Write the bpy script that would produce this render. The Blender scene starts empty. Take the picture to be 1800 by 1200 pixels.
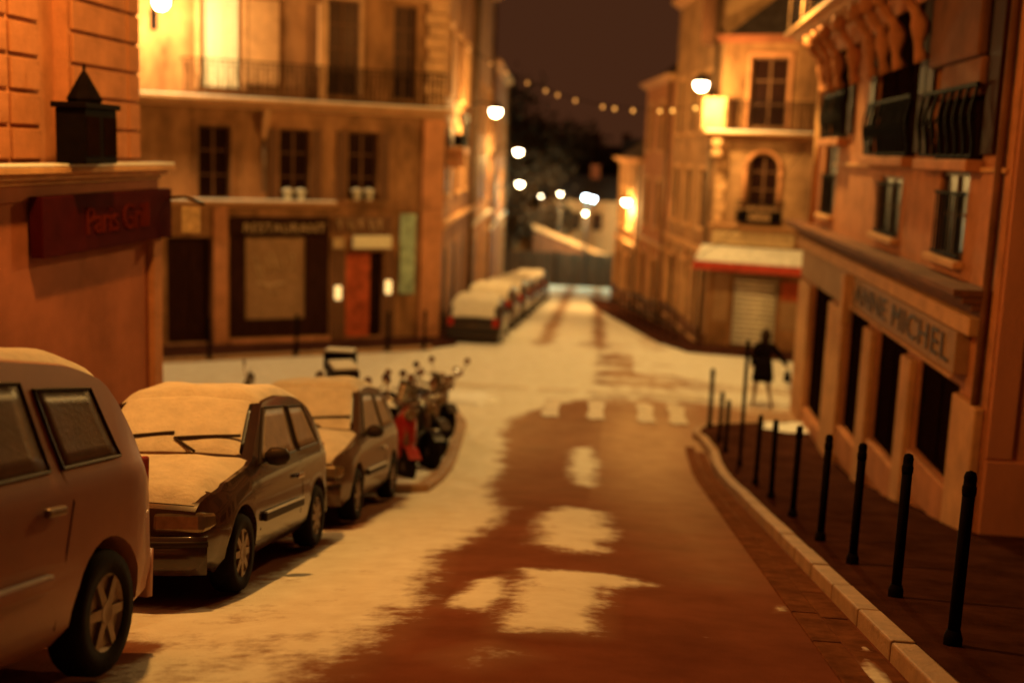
import bpy, bmesh, math, random
import numpy as np
from mathutils import Vector, Matrix
random.seed(7); rng = np.random.default_rng(11)
R = math.radians
C = bpy.context.scene.collection
SC = bpy.context.scene

# ------------------------------------------------------------------ camera, world, exposure
cd = bpy.data.cameras.new('camera'); cam = bpy.data.objects.new('camera', cd); C.objects.link(cam)
pitch, yaw, roll = math.atan(333/2050.), R(5.56522), R(2.2)
fw = Vector((-math.sin(yaw)*math.cos(pitch), math.cos(yaw)*math.cos(pitch), -math.sin(pitch)))
rt = Vector((math.cos(yaw), math.sin(yaw), 0)); up = rt.cross(fw)
r2 = rt*math.cos(roll)+up*math.sin(roll); u2 = up*math.cos(roll)-rt*math.sin(roll)
cam.matrix_world = Matrix(((r2.x,u2.x,-fw.x,0),(r2.y,u2.y,-fw.y,0),(r2.z,u2.z,-fw.z,1.65),(0,0,0,1)))
cd.lens = 36*2050/1800.; cd.sensor_width = 36; cd.clip_end = 1500; cd.clip_start = .05
cd.dof.use_dof = True; cd.dof.focus_distance = 7.6; cd.dof.aperture_fstop = 0.64; cd.dof.aperture_blades = 0
SC.camera = cam
world = bpy.data.worlds.new('World'); SC.world = world; world.use_nodes = True
wn, wl = world.node_tree.nodes, world.node_tree.links
bg = wn['Background']; bg.inputs[0].default_value = (.066, .0215, .0085, 1); bg.inputs[1].default_value = 0.85
SC.view_settings.view_transform = 'Standard'; SC.view_settings.look = 'None'
SC.view_settings.gamma = 1; SC.view_settings.exposure = 0.0
SC.view_settings.use_curve_mapping = False
SC.cycles.sample_clamp_indirect = 4

SODIUM = (1, .45, .08)       # near lamps
WARM = (1, .60, .17)
COOL = (.3, .85, .72)

# ------------------------------------------------------------------ terrain functions
GP = [(-30,5.7),(0,0),(18.5,-3.515),(20,-3.76),(22,-3.95),(25,-4.0),(34,-4.0),(36,-4.1),(120,-4.1-.074*84),(400,-11)]
GX = [p[0] for p in GP]; GZ = [p[1] for p in GP]
def G(x, y):
    z = float(np.interp(y, GX, GZ))
    return z - camber(x, y)
def camber(x, y):
    return .07*min(max(0., -x-.7), 2.4)*float(np.interp(y, [17, 24], [1, 0]))

# ------------------------------------------------------------------ materials
M = {}
def mat(name, col, rough=.7, metal=0, var=.25, scale=6, bump=.0, bscale=40, emit=None, spec=.3, stretch=None, coat=0):
    m = bpy.data.materials.new(name); m.use_nodes = True; n, l = m.node_tree.nodes, m.node_tree.links
    b = n['Principled BSDF']; b.inputs['Roughness'].default_value = rough; b.inputs['Metallic'].default_value = metal
    b.inputs['Specular IOR Level'].default_value = spec; b.inputs['Coat Weight'].default_value = coat
    if not metal: b.inputs['Specular Tint'].default_value = (1, .5, .3, 1)
    tc = n.new('ShaderNodeTexCoord'); src = tc.outputs['Object']
    if stretch:
        mp = n.new('ShaderNodeMapping'); mp.inputs['Scale'].default_value = stretch; l.new(src, mp.inputs[0]); src = mp.outputs[0]
    nz = n.new('ShaderNodeTexNoise'); nz.inputs['Scale'].default_value = scale; nz.inputs['Detail'].default_value = 6
    nz.inputs['Roughness'].default_value = .65; l.new(src, nz.inputs['Vector'])
    mx = n.new('ShaderNodeMixRGB')
    mx.inputs[1].default_value = tuple(c*(1-var) for c in col)+(1,); mx.inputs[2].default_value = tuple(min(1, c*(1+var)) for c in col)+(1,)
    cr = n.new('ShaderNodeMapRange'); cr.inputs[1].default_value = .32; cr.inputs[2].default_value = .68
    l.new(nz.outputs[0], cr.inputs[0]); l.new(cr.outputs[0], mx.inputs[0]); l.new(mx.outputs[0], b.inputs['Base Color'])
    if bump:
        n2 = n.new('ShaderNodeTexNoise'); n2.inputs['Scale'].default_value = bscale; n2.inputs['Detail'].default_value = 4; l.new(src, n2.inputs['Vector'])
        bp = n.new('ShaderNodeBump'); bp.inputs['Strength'].default_value = bump; bp.inputs['Distance'].default_value = .02
        l.new(n2.outputs[0], bp.inputs['Height']); l.new(bp.outputs[0], b.inputs['Normal'])
    if emit:
        b.inputs['Emission Color'].default_value = tuple(emit[:3])+(1,); b.inputs['Emission Strength'].default_value = emit[3]
    M[name] = m; return m
mat('render', (.34,.18,.085), .9, var=.45, scale=1.3, bump=.3, bscale=25)
mat('stone', (.46,.19,.085), .9, var=.25, scale=2.2, bump=.4, bscale=30)
mat('stone_pale', (.56,.3,.14), .85, var=.2, scale=2.5, bump=.3)
mat('stone_dark', (.15,.06,.03), .9, var=.35, scale=1.5, bump=.4)
mat('plaster_end', (.62,.25,.13), .85, var=.25, scale=.8, bump=.3, stretch=(1,1,.4))
mat('plaster_red', (.33,.108,.055), .85, var=.28, scale=1.0, bump=.15)
mat('plaster_dirty', (.27,.125,.052), .9, var=.6, scale=1.3, bump=.4, stretch=(1,1,.45))
mat('sign_red', (.05,.005,.006), .8, spec=.02, var=.3, scale=2)
mat('letter_red', (.1,.014,.008), .8, spec=0)
mat('letter_dark', (.03,.012,.01), .6)
mat('letter_pale', (.5,.34,.18), .7, var=.3, scale=9)
mat('board_tan', (.32,.18,.09), .75, var=.2, scale=5)
mat('shop_glass', (.012,.005,.004), .4, spec=0)
mat('wood_dark', (.03,.01,.007), .6, spec=.08, var=.4, scale=4, stretch=(4,4,.6))
mat('wood_brown', (.13,.06,.03), .6, var=.35, scale=5, stretch=(5,5,.5))
mat('glass_dark', (.014,.005,.004), .3, var=.3, spec=.1)
mat('glass_frost', (.3,.19,.11), .55, var=.2, scale=9, bump=.2)
mat('iron', (.006,.004,.004), .7, spec=.02, var=.3)
mat('iron_grey', (.09,.07,.06), .45, metal=.6)
mat('zinc', (.2,.12,.07), .5, metal=.6, var=.3, scale=3)
mat('roof_slate', (.055,.04,.035), .7, var=.4, scale=4, bump=.4)
mat('cloth_pale', (.72,.62,.45), .95, var=.12, scale=14)
mat('cloth_dark', (.008,.005,.006), .9, spec=0)
mat('skin', (.45,.26,.18), .6)
mat('hair', (.02,.012,.01), .7)
mat('trousers', (.2,.13,.09), .9)
mat('glass_van', (.13,.07,.04), .4, var=.25, scale=7, bump=.1, spec=.2)
mat('snow', (.84,.83,.8), .75, var=.06, scale=5, bump=.45, bscale=22, spec=.3)
mat('snow_frost', (.66,.58,.47), .8, var=.12, scale=6, bump=.5, bscale=24, spec=.1)
mat('snow_slush', (.55,.5,.44), .6, var=.3, scale=7, bump=.5, bscale=30)
mat('asphalt_wet', (.11,.085,.07), .42, var=.35, scale=3, bump=.35, bscale=120)
mat('pavement', (.055,.019,.012), .8, spec=0, var=.4, scale=2.2, bump=.3, bscale=70)
mat('kerb_stone', (.34,.2,.105), .65, var=.25, scale=4, bump=.35)
mat('gutter_stone', (.15,.055,.026), .7, spec=0, var=.35, scale=5, bump=.35)
mat('tyre', (.008,.006,.006), .85, spec=.15, var=.3, scale=20)
mat('alloy', (.2,.13,.09), .4, metal=.5, var=.2)
mat('paint_van', (.34,.13,.075), .42, metal=.1, var=.07, scale=3, coat=.15)
mat('paint_dark', (.04,.016,.01), .25, metal=.1, var=.12, scale=3, coat=.6)
mat('paint_mid', (.11,.055,.032), .32, metal=.4, var=.12, scale=3, coat=.4)
mat('paint_black', (.02,.012,.01), .3, metal=.2, var=.1, coat=.5)
mat('paint_red', (.32,.018,.015), .3, var=.1, coat=.6)
mat('plastic', (.02,.016,.014), .6, var=.2)
mat('lens', (.22,.15,.09), .1, metal=.5, var=.25, scale=12, spec=.8)
mat('lens_red', (.35,.02,.015), .2, var=.2)
mat('plate', (.55,.45,.3), .5)
mat('chrome', (.6,.55,.5), .12, metal=1, var=.05)
mat('screen', (.35,.3,.22), .15, var=.15, spec=.8)
M['screen'].node_tree.nodes['Principled BSDF'].inputs['Transmission Weight'].default_value = .9
mat('awning_red', (.42,.05,.03), .8, var=.25, scale=5)
mat('shutter', (.82,.72,.56), .5, metal=.2, var=.12, scale=4)
mat('poster_red', (.42,.08,.03), .7, var=.5, scale=3.5)
mat('teal_panel', (.3,.38,.26), .6, var=.45, scale=3.5)
mat('white_box', (.75,.66,.45), .6, var=.15, scale=8)
mat('bark', (.06,.04,.03), .95, var=.3)
mat('foliage', (.05,.03,.018), .95, var=.5, scale=2)
mat('earth', (.07,.05,.035), .95, var=.3, scale=.3)
mat('paint_road', (.56,.46,.34), .6, var=.25, scale=5)
mat('lamp_sodium', (1,.8,.5), .5, emit=(1,.80,.5,34))
mat('lamp_cool', (.8,.9,1), .5, emit=(.75,.88,1,30))
mat('bulb', (1,.6,.3), .5, emit=(1,.36,.1,.35))
mat('lantern_glow', (1,.8,.5), .5, emit=(1,.62,.22,1.3))
mat('pot_white', (.8,.72,.55), .6, var=.1)
mat('hoarding', (.07,.035,.018), .8, var=.3, scale=1.5, stretch=(3,1,.4))

# road with snow mask read from an attribute (where the snow lies is a fact of the ground)
def snow_road_mat():
    m = bpy.data.materials.new('road_with_snow'); m.use_nodes = True; n, l = m.node_tree.nodes, m.node_tree.links
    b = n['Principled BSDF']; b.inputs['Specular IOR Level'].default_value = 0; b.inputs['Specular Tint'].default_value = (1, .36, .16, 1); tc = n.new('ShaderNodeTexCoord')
    at = n.new('ShaderNodeAttribute'); at.attribute_name = 'snow'
    def noise(s, d=5, r=.6):
        z = n.new('ShaderNodeTexNoise'); z.inputs['Scale'].default_value = s; z.inputs['Detail'].default_value = d
        z.inputs['Roughness'].default_value = r; l.new(tc.outputs['Object'], z.inputs['Vector']); return z.outputs[0]
    def mth(op, a, c):
        q = n.new('ShaderNodeMath'); q.operation = op
        for i, v in enumerate((a, c)):
            if isinstance(v, (int, float)): q.inputs[i].default_value = v
            else: l.new(v, q.inputs[i])
        return q.outputs[0]
    na = mth('SUBTRACT', noise(2.3), .5); nb = mth('SUBTRACT', noise(9.), .5)
    s = mth('ADD', at.outputs['Fac'], mth('ADD', mth('MULTIPLY', na, 1.15), mth('MULTIPLY', nb, .7)))
    mr = n.new('ShaderNodeMapRange'); mr.interpolation_type = 'SMOOTHSTEP'; mr.inputs[1].default_value = .3; mr.inputs[2].default_value = .85; l.new(s, mr.inputs[0])
    fac = mr.outputs[0]
    # tan layer: thin slush, plus wet sheen painted into the base colour
    fa_ = n.new('ShaderNodeAttribute'); fa_.attribute_name = 'slush_sheen'
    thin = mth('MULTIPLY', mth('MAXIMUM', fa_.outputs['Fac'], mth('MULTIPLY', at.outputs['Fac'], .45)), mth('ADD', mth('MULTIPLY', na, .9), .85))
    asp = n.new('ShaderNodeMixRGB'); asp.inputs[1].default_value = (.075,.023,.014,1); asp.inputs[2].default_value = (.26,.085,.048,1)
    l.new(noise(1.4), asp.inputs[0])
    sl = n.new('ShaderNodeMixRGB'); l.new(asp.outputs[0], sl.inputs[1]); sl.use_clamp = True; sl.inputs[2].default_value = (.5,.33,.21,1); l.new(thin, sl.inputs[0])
    snw = n.new('ShaderNodeMixRGB'); snw.inputs[1].default_value = (.6,.52,.42,1); snw.inputs[2].default_value = (.88,.85,.78,1); l.new(noise(3.7), snw.inputs[0])
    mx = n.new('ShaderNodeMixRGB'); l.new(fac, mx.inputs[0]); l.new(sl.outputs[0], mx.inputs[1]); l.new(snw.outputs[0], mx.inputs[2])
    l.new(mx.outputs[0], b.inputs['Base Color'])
    rg = n.new('ShaderNodeMapRange'); rg.inputs[3].default_value = .5; rg.inputs[4].default_value = .8; l.new(fac, rg.inputs[0]); l.new(rg.outputs[0], b.inputs['Roughness'])
    bp = n.new('ShaderNodeBump'); bp.inputs['Strength'].default_value = .5; bp.inputs['Distance'].default_value = .03
    h = mth('ADD', mth('MULTIPLY', fac, .8), mth('MULTIPLY', noise(60., 3), .35)); l.new(h, bp.inputs['Height']); l.new(bp.outputs[0], b.inputs['Normal'])
    M['road'] = m
snow_road_mat()

# ------------------------------------------------------------------ helpers
def setp(o, label=None, cat=None, group=None, kind=None):
    if label: o['label'] = label
    if cat: o['category'] = cat
    if group: o['group'] = group
    if kind: o['kind'] = kind
    return o
def empty(name, loc, rz, label, cat, group=None, rot=None):
    o = bpy.data.objects.new(name, None); C.objects.link(o); o.empty_display_size = .2
    o.location = loc; o.rotation_euler = rot if rot else (0, 0, rz)
    return setp(o, label, cat, group)
class MB:
    def __init__(s, oz=0): s.v = []; s.f = []; s.oz = oz
    def add(s, vs, fs):
        k = len(s.v); s.v += [(a, b, c-s.oz) for a, b, c in vs]; s.f += [tuple(i+k for i in f) for f in fs]; return s
    def box(s, x0, x1, y0, y1, z0, z1):
        return s.add([(x0,y0,z0),(x1,y0,z0),(x1,y1,z0),(x0,y1,z0),(x0,y0,z1),(x1,y0,z1),(x1,y1,z1),(x0,y1,z1)],
                     [(0,3,2,1),(4,5,6,7),(0,1,5,4),(1,2,6,5),(2,3,7,6),(3,0,4,7)])
    def quad(s, a, b, c, d): return s.add([a,b,c,d], [(0,1,2,3)])
    def tube(s, pts, r, n=8, r1=None):
        pts = [Vector(p) for p in pts]; vs = []; m = len(pts)
        for i, p in enumerate(pts):
            d = (pts[min(i+1,m-1)]-pts[max(i-1,0)]).normalized()
            a = Vector((0,0,1)) if abs(d.z) < .9 else Vector((1,0,0))
            x = d.cross(a).normalized(); y = d.cross(x)
            rr = r if r1 is None else r+(r1-r)*i/(m-1)
            if isinstance(r, (list, tuple)): rr = r[i]
            vs += [tuple(p+x*rr*math.cos(2*math.pi*k/n)+y*rr*math.sin(2*math.pi*k/n)) for k in range(n)]
        fs = [(i*n+k, i*n+(k+1)%n, (i+1)*n+(k+1)%n, (i+1)*n+k) for i in range(m-1) for k in range(n)]
        fs += [tuple(range(n))[::-1], tuple((m-1)*n+k for k in range(n))]
        return s.add(vs, fs)
    def lathe(s, prof, c, axis='z', n=20):
        vs = []
        for r, h in prof:
            for k in range(n):
                a = 2*math.pi*k/n; p = (r*math.cos(a), r*math.sin(a), h)
                if axis == 'x': p = (p[2], p[0], p[1])
                if axis == 'y': p = (p[0], p[2], p[1])
                vs.append((p[0]+c[0], p[1]+c[1], p[2]+c[2]))
        m = len(prof); fs = [(i*n+k, i*n+(k+1)%n, (i+1)*n+(k+1)%n, (i+1)*n+k) for i in range(m-1) for k in range(n)]
        fs += [tuple(range(n))[::-1], tuple((m-1)*n+k for k in range(n))]
        return s.add(vs, fs)
    def prism(s, poly, z0, z1, zf=None):
        n = len(poly); f0 = (lambda p: z0+zf(*p)) if zf else (lambda p: z0); f1 = (lambda p: z1+zf(*p)) if zf else (lambda p: z1)
        return s.add([(p[0],p[1],f0(p)) for p in poly]+[(p[0],p[1],f1(p)) for p in poly],
                     [tuple(range(n))[::-1], tuple(range(n,2*n))]+[(i,(i+1)%n,n+(i+1)%n,n+i) for i in range(n)])
    def sheet(s, P, nu, nv, fn):   # fn(u,v)->point
        vs = [fn(i/nu, j/nv) for i in range(nu+1) for j in range(nv+1)]
        return s.add(vs, [(i*(nv+1)+j, (i+1)*(nv+1)+j, (i+1)*(nv+1)+j+1, i*(nv+1)+j+1) for i in range(nu) for j in range(nv)])
    def mesh(s, name):
        me = bpy.data.meshes.new(name); me.from_pydata(s.v, [], s.f); me.update()
        bm = bmesh.new(); bm.from_mesh(me); bmesh.ops.recalc_face_normals(bm, faces=bm.faces); bm.to_mesh(me); bm.free(); return me
    def build(s, name, material, parent=None, smooth=False, bevel=0, **kw):
        me = s.mesh(name); me.materials.append(M[material])
        if smooth: me.polygons.foreach_set('use_smooth', [True]*len(me.polygons))
        o = bpy.data.objects.new(name, me); C.objects.link(o); o.parent = parent
        if bevel:
            b = o.modifiers.new('bevel', 'BEVEL'); b.width = bevel; b.segments = 2; b.limit_method = 'ANGLE'
        setp(o, **kw); return o
def copy_part(o, parent, loc=None, scale=None):
    c = o.copy(); C.objects.link(c); c.parent = parent
    if loc: c.location = loc
    if scale: c.scale = scale
    return c
def copy_tree(o, parent=None):
    c = o.copy(); C.objects.link(c); c.parent = parent
    for ch in list(o.children): copy_tree(ch, c)
    return c
def text_mesh(name, txt, size, material, parent, s, d, z, width=None, ext=.012, kern=1.0, shear=0):
    cu = bpy.data.curves.new(name, 'FONT'); cu.body = txt; cu.size = size; cu.extrude = ext; cu.space_character = kern; cu.shear = shear
    cu.align_x = 'LEFT'; o = bpy.data.objects.new(name, cu); C.objects.link(o)
    dg = bpy.context.evaluated_depsgraph_get(); me = bpy.data.meshes.new_from_object(o.evaluated_get(dg)); bpy.data.objects.remove(o)
    co = np.empty(len(me.vertices)*3); me.vertices.foreach_get('co', co); co = co.reshape(-1,3)
    if width: co[:,0] *= width/(co[:,0].max()-co[:,0].min())
    co2 = np.stack([co[:,0]+s, d-co[:,2], co[:,1]+z], 1); me.vertices.foreach_set('co', co2.ravel()); me.update()
    bm = bmesh.new(); bm.from_mesh(me); bmesh.ops.remove_doubles(bm, verts=bm.verts, dist=1e-5); seen = set(); bm.verts.ensure_lookup_table(); V0 = bm.verts[:]
    for v0 in V0:
        if v0 in seen: continue
        st = [v0]; isl_ = []
        while st:
            q = st.pop()
            if q in seen: continue
            seen.add(q); isl_.append(q); st += [e.other_vert(q) for e in q.link_edges if e.other_vert(q) not in seen]
        ix = {v: i for i, v in enumerate(isl_)}; fc = {f for v in isl_ for f in v.link_faces}
        if not fc: continue
        m2 = bpy.data.meshes.new('letter'); m2.from_pydata([tuple(v.co) for v in isl_], [], [tuple(ix[v] for v in f.verts) for f in fc]); m2.update(); m2.materials.append(M[material])
        p = bpy.data.objects.new('letter', m2); C.objects.link(p); p.parent = parent
    bm.free()

# a building seen from its street front: x runs along the front (left to right from the street), y goes INTO the building
class Front:
    def __init__(s, name, A, B, zb, label, cat='building', group=None):
        s.A, s.B, s.zb = A, B, zb; s.L = math.dist(A, B)
        s.root = empty(name, (A[0], A[1], zb), math.atan2(B[1]-A[1], B[0]-A[0]), label, cat, group)
    def mb(s): return MB(s.zb)
    def wall(s, z0, z1, ops, material='render', depth=6, L0=0, L1=None, d0=0., reveal=.22, name='wall', **kw):
        L1 = s.L if L1 is None else L1; m = s.mb()
        xs = sorted({L0, L1, *[v for o in ops for v in o[:2]]}); zs = sorted({z0, z1, *[v for o in ops for v in o[2:4]]})
        for i in range(len(xs)-1):
            for j in range(len(zs)-1):
                cx, cz = (xs[i]+xs[i+1])/2, (zs[j]+zs[j+1])/2
                if any(o[0] < cx < o[1] and o[2] < cz < o[3] for o in ops): continue
                m.quad((xs[i],d0,zs[j]),(xs[i+1],d0,zs[j]),(xs[i+1],d0,zs[j+1]),(xs[i],d0,zs[j+1]))
        for a, b, c, e in [o[:4] for o in ops]:
            y1 = d0+reveal+.02
            m.quad((a,d0,c),(a,y1,c),(a,y1,e),(a,d0,e)); m.quad((b,d0,c),(b,d0,e),(b,y1,e),(b,y1,c))
            m.quad((a,d0,c),(b,d0,c),(b,y1,c),(a,y1,c)); m.quad((a,d0,e),(a,y1,e),(b,y1,e),(b,d0,e))
        y1 = d0+reveal+.02
        m.quad((L0,y1,z0),(L1,y1,z0),(L1,y1,z1),(L0,y1,z1))
        m.quad((L0,d0,z0),(L0,d0,z1),(L0,depth,z1),(L0,depth,z0)); m.quad((L1,d0,z0),(L1,depth,z0),(L1,depth,z1),(L1,d0,z1))
        m.quad((L0,d0,z1),(L1,d0,z1),(L1,depth,z1),(L0,depth,z1)); m.quad((L0,depth,z0),(L0,depth,z1),(L1,depth,z1),(L1,depth,z0))
        return m.build(name, material, s.root, **kw)
    def window(s, a, b, c, e, d=.12, frame='wood_brown', glass='glass_dark', bars=(1,2), curtain=None, fw_=.06):
        m = s.mb(); m.box(a,a+fw_,d,d+.06,c,e).box(b-fw_,b,d,d+.06,c,e).box(a+fw_,b-fw_,d,d+.06,c,c+fw_).box(a+fw_,b-fw_,d,d+.06,e-fw_,e)
        for k in range(bars[0]):
            x = a+(b-a)*(k+1)/(bars[0]+1); m.box(x-.03,x+.03,d+.002,d+.058,c+fw_,e-fw_)
        for k in range(bars[1]):
            z = c+(e-c)*(k+1)/(bars[1]+1); m.box(a+fw_,b-fw_,d+.012,d+.05,z-.018,z+.018)
        w = m.build('window', frame, s.root)
        g = s.mb(); g.box(a+fw_*.5,b-fw_*.5,d+.03,d+.04,c+fw_*.5,e-fw_*.5); g.build('pane', glass, w)
        return w
    def box(s, name, material, a, b, d0, d1, c, e, parent=None, bevel=0, **kw):
        return s.mb().box(a,b,d0,d1,c,e).build(name, material, parent or s.root, bevel=bevel, **kw)
    def cornice(s, a, b, z0, z1, proj=.25, name='cornice', material='stone_pale', steps=3, snow=False):
        m = s.mb()
        for k in range(steps):
            t = (k+1)/steps; q0 = z0+(z1-z0)*k/steps; q1 = z0+(z1-z0)*(k+1)/steps
            m.box(a-.01*k, b+.01*k, -proj*t, .01, q0, q1-(.004 if k < steps-1 else 0))
        o = m.build(name, material, s.root, bevel=.008)
        if snow:
            s.mb().box(a, b, -proj*.98, -.005, z1+.002, z1+.035).build('snow_cap', 'snow', o, bevel=.012)
        return o
    def railing(s, a, b, z0, z1, d=-.3, step=.12, material='iron', ret=True):
        m = s.mb(); m.box(a,b,d-.02,d+.02,z1-.035,z1).box(a,b,d-.012,d+.012,z0+.06,z0+.085).box(a,b,d-.01,d+.01,z1-.16,z1-.14)
        n = max(2, int((b-a)/step))
        for k in range(n+1):
            x = a+(b-a)*k/n; m.box(x-.009,x+.009,d-.009,d+.009,z0,z1-.03)
            if k < n and k % 2 == 0:
                xm = x+(b-a)/n/2
                m.tube([(xm+.035*math.sin(t*6.28), d, z0+.15+(z1-z0-.35)*t) for t in [q/6 for q in range(7)]], .009, 4)
        if ret:
            for x in (a, b): m.box(x-.01,x+.01,d,.0,z1-.03,z1-.004).box(x-.01,x+.01,d,0,z0+.06,z0+.08)
        return m.build('railing', material, s.root)
    def shutters(s, a, b, c, e, material='wood_brown', w=None):
        w = w or (b-a)*.48
        for x0 in (a-w-.03, b+.03):
            f = s.mb().box(x0,x0+w,-.05,-.012,c,e).build('shutter', material, s.root)
            m = s.mb(); n = int((e-c)/.14)
            for k in range(n):
                z = c+.06+(e-c-.12)*k/n; m.box(x0+.05,x0+w-.05,-.066,-.05,z,z+.07)
            m.build('louvre', material, f)
    def surround(s, a, b, c, e, w=.14, material='stone_pale', sill=True, d=-.05):
        m = s.mb(); m.box(a-w,a,d,.01,c,e).box(b,b+w,d,.01,c,e).box(a-w,b+w,d-.02,.01,e,e+w*1.3)
        o = m.build('surround', material, s.root, bevel=.01)
        if sill: s.mb().box(a-w-.04,b+w+.04,-.14,.02,c-.1,c-.003).build('sill', material, s.root, bevel=.01)
        return o

# ------------------------------------------------------------------ ground
def sdpoly(P, X, Y):
    P = np.array(P); d = np.full(X.shape, 1e9); ins = np.zeros(X.shape, bool); n = len(P)
    for i in range(n):
        a, b = P[i], P[(i+1) % n]; e = b-a; L = (e**2).sum()+1e-9
        t = np.clip(((X-a[0])*e[0]+(Y-a[1])*e[1])/L, 0, 1)
        d = np.minimum(d, np.hypot(X-a[0]-t*e[0], Y-a[1]-t*e[1]))
        c = ((a[1] > Y) != (b[1] > Y)) & (X < (b[0]-a[0])*(Y-a[1])/(b[1]-a[1]+1e-12)+a[0]); ins ^= c
    return np.where(ins, d, -d)
def soft(P, X, Y, w): return np.clip(.5+sdpoly(P, X, Y)/w, 0, 1)
def snow_amount(X, Y):
    bx = np.interp(Y, [0,4,5.2,5.7,7,8.6,10.1,11,11.9,13.5,15,17,19,21.2,23.2,24.5,26,27], [-2.6,-2.3,-1.75,-1.45,-1.35,-1.42,-1.55,-1.35,-1.28,-1.3,-1.65,-1.85,-1.9,-2.1,-2.35,-2.2,-1.5,-.6])
    S = np.clip(.5+(bx-X)/.55, 0, 1)*.95
    S = np.where(Y < 8, S*np.interp(Y, [4.5,6,8], [.62,.72,1]), S)
    def mx(P, w, k=1.):
        nonlocal S; S = np.maximum(S, soft(P, X, Y, w)*k)
    mx([(-.92,22),(-.5,22.2),(-.3,20),(-.3,16.3),(-.62,16.8),(-.9,19.6)], .45, .85)
    mx([(-.9,13.1),(-.6,13.9),(-.1,13.5),(.05,11.6),(-.05,10.4),(-.4,10.2),(-.75,10.7)], .55, .93)
    mx([(-.72,9.15),(-.3,9.25),(.1,9.15),(.28,8.85),(-.05,8.55),(-.12,6.95),(-.62,6.9),(-.74,8.1)], .46, 1.02)
    mx([(-1.15,7.6),(-1.05,8.6),(-.86,8.9),(-.74,8.1),(-.8,7.4)], .22, .85)
    mx([(-1.0,6.2),(-.7,6.6),(-.4,6.3),(-.7,5.9)], .3, .5)
    mx([(1.33,6.2),(1.62,7.2),(1.6,6.0),(1.45,5.0)], .1, .75)
    mx([(1.18,8.1),(1.26,8.5),(1.3,8.2)], .08, .8)
    # the crossing: packed snow with wheel tracks
    far = np.clip((Y-25.6)/1.6, 0, 1)
    tr = np.ones_like(X)*.68-.16*np.sin(X*.9+Y*1.3)*np.sin(Y*1.1-X*.5+1)
    for yc, w_, k in ((26.0,.5,.4),(28.9,.3,.4),(30.3,.4,.55),(31.6,.3,.4),(32.8,.35,.35)):
        tr -= k*np.exp(-((Y-yc-.12*np.sin(X))/w_)**2)*np.clip((2.6-X)/2.5, .25, 1)*np.clip((X+9)/3, 0, 1)
    tr = np.where((X > .3), tr+.35*np.clip((Y-29.6)/1.0, 0, 1), tr)
    S = np.maximum(S, far*tr)
    # the street beyond: tyre tracks along its length
    b = Y > 34
    xc = -1.45-.03*(Y-34)
    t2 = .95-.6*np.exp(-((X-xc-.75)/.32)**2)-.6*np.exp(-((X-xc+.95)/.34)**2)-.38*np.exp(-((X-xc-2.4)/.5)**2)
    t2 = np.where(X < xc-2.0, 1.0, t2)
    t2 = t2*np.interp(Y, [34,58,70,80], [1,1,.75,.6])
    k = np.clip((Y-33)/2, 0, 1); S = np.where(Y > 33, S*(1-k)+t2*k, S)
    S = np.where((Y < 36) & (Y > 31), np.minimum(S, 1-.5*np.exp(-((X+.6)/1.0)**2-((Y-35)/1.6)**2)), S)
    # snow cover cut under the parked cars, painting their shadow darker
    for (y0, y1) in ((2.2,6.3),(7.5,10.9),(11.5,15.)):
        S -= .8*np.clip(.5+np.minimum(np.minimum(X+4.3, -2.72-X), np.minimum(Y-y0, y1-Y))/.3, 0, 1)
    return np.clip(S, 0, 1.05)
def slush_sheen_amount(X, Y):      # thin slush and painted wet sheen, paler towards the lit crossing
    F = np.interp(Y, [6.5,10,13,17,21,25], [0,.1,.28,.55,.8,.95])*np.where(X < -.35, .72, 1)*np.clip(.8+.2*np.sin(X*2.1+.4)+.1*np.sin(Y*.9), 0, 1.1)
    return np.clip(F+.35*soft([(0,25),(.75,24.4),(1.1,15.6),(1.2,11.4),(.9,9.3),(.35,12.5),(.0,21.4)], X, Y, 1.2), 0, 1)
def make_road():
    xs = np.concatenate([np.arange(-26,-7,.5), np.arange(-7,-3,.14), np.arange(-3,2.2,.065), np.arange(2.2,6,.2), np.arange(6,16,.6)])
    ys = np.concatenate([np.arange(-3,4.5,.3), np.arange(4.5,14,.075), np.arange(14,26,.13), np.arange(26,40,.2), np.arange(40,112,.6)])
    X, Y = np.meshgrid(xs, ys, indexing='ij')
    Z = np.interp(Y, GX, GZ)-.07*np.clip(-X-.7, 0, 2.4)*np.interp(Y, [17,24], [1,0])
    S = snow_amount(X, Y)
    Z = Z+.018*np.clip(S, 0, 1)*(1+.25*np.sin(X*7.3+Y*3.1)*np.sin(Y*5.7-X*2.2))
    nx, ny = X.shape; V = np.stack([X,Y,Z],-1).reshape(-1,3)
    idx = np.arange(nx*ny).reshape(nx,ny); F = np.stack([idx[:-1,:-1],idx[1:,:-1],idx[1:,1:],idx[:-1,1:]],-1).reshape(-1,4)
    me = bpy.data.meshes.new('road'); me.vertices.add(len(V)); me.vertices.foreach_set('co', V.ravel())
    me.loops.add(F.size); me.loops.foreach_set('vertex_index', F.ravel()); me.polygons.add(len(F))
    me.polygons.foreach_set('loop_start', np.arange(0,F.size,4)); me.polygons.foreach_set('loop_total', np.full(len(F),4)); me.update(); me.validate()
    a = me.attributes.new('snow', 'FLOAT', 'POINT'); a.data.foreach_set('value', S.ravel().astype(np.float32))
    a = me.attributes.new('slush_sheen', 'FLOAT', 'POINT'); a.data.foreach_set('value', slush_sheen_amount(X, Y).ravel().astype(np.float32))
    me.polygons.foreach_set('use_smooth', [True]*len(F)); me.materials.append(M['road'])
    o = bpy.data.objects.new('road', me); C.objects.link(o); setp(o, kind='structure')
make_road()
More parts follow.
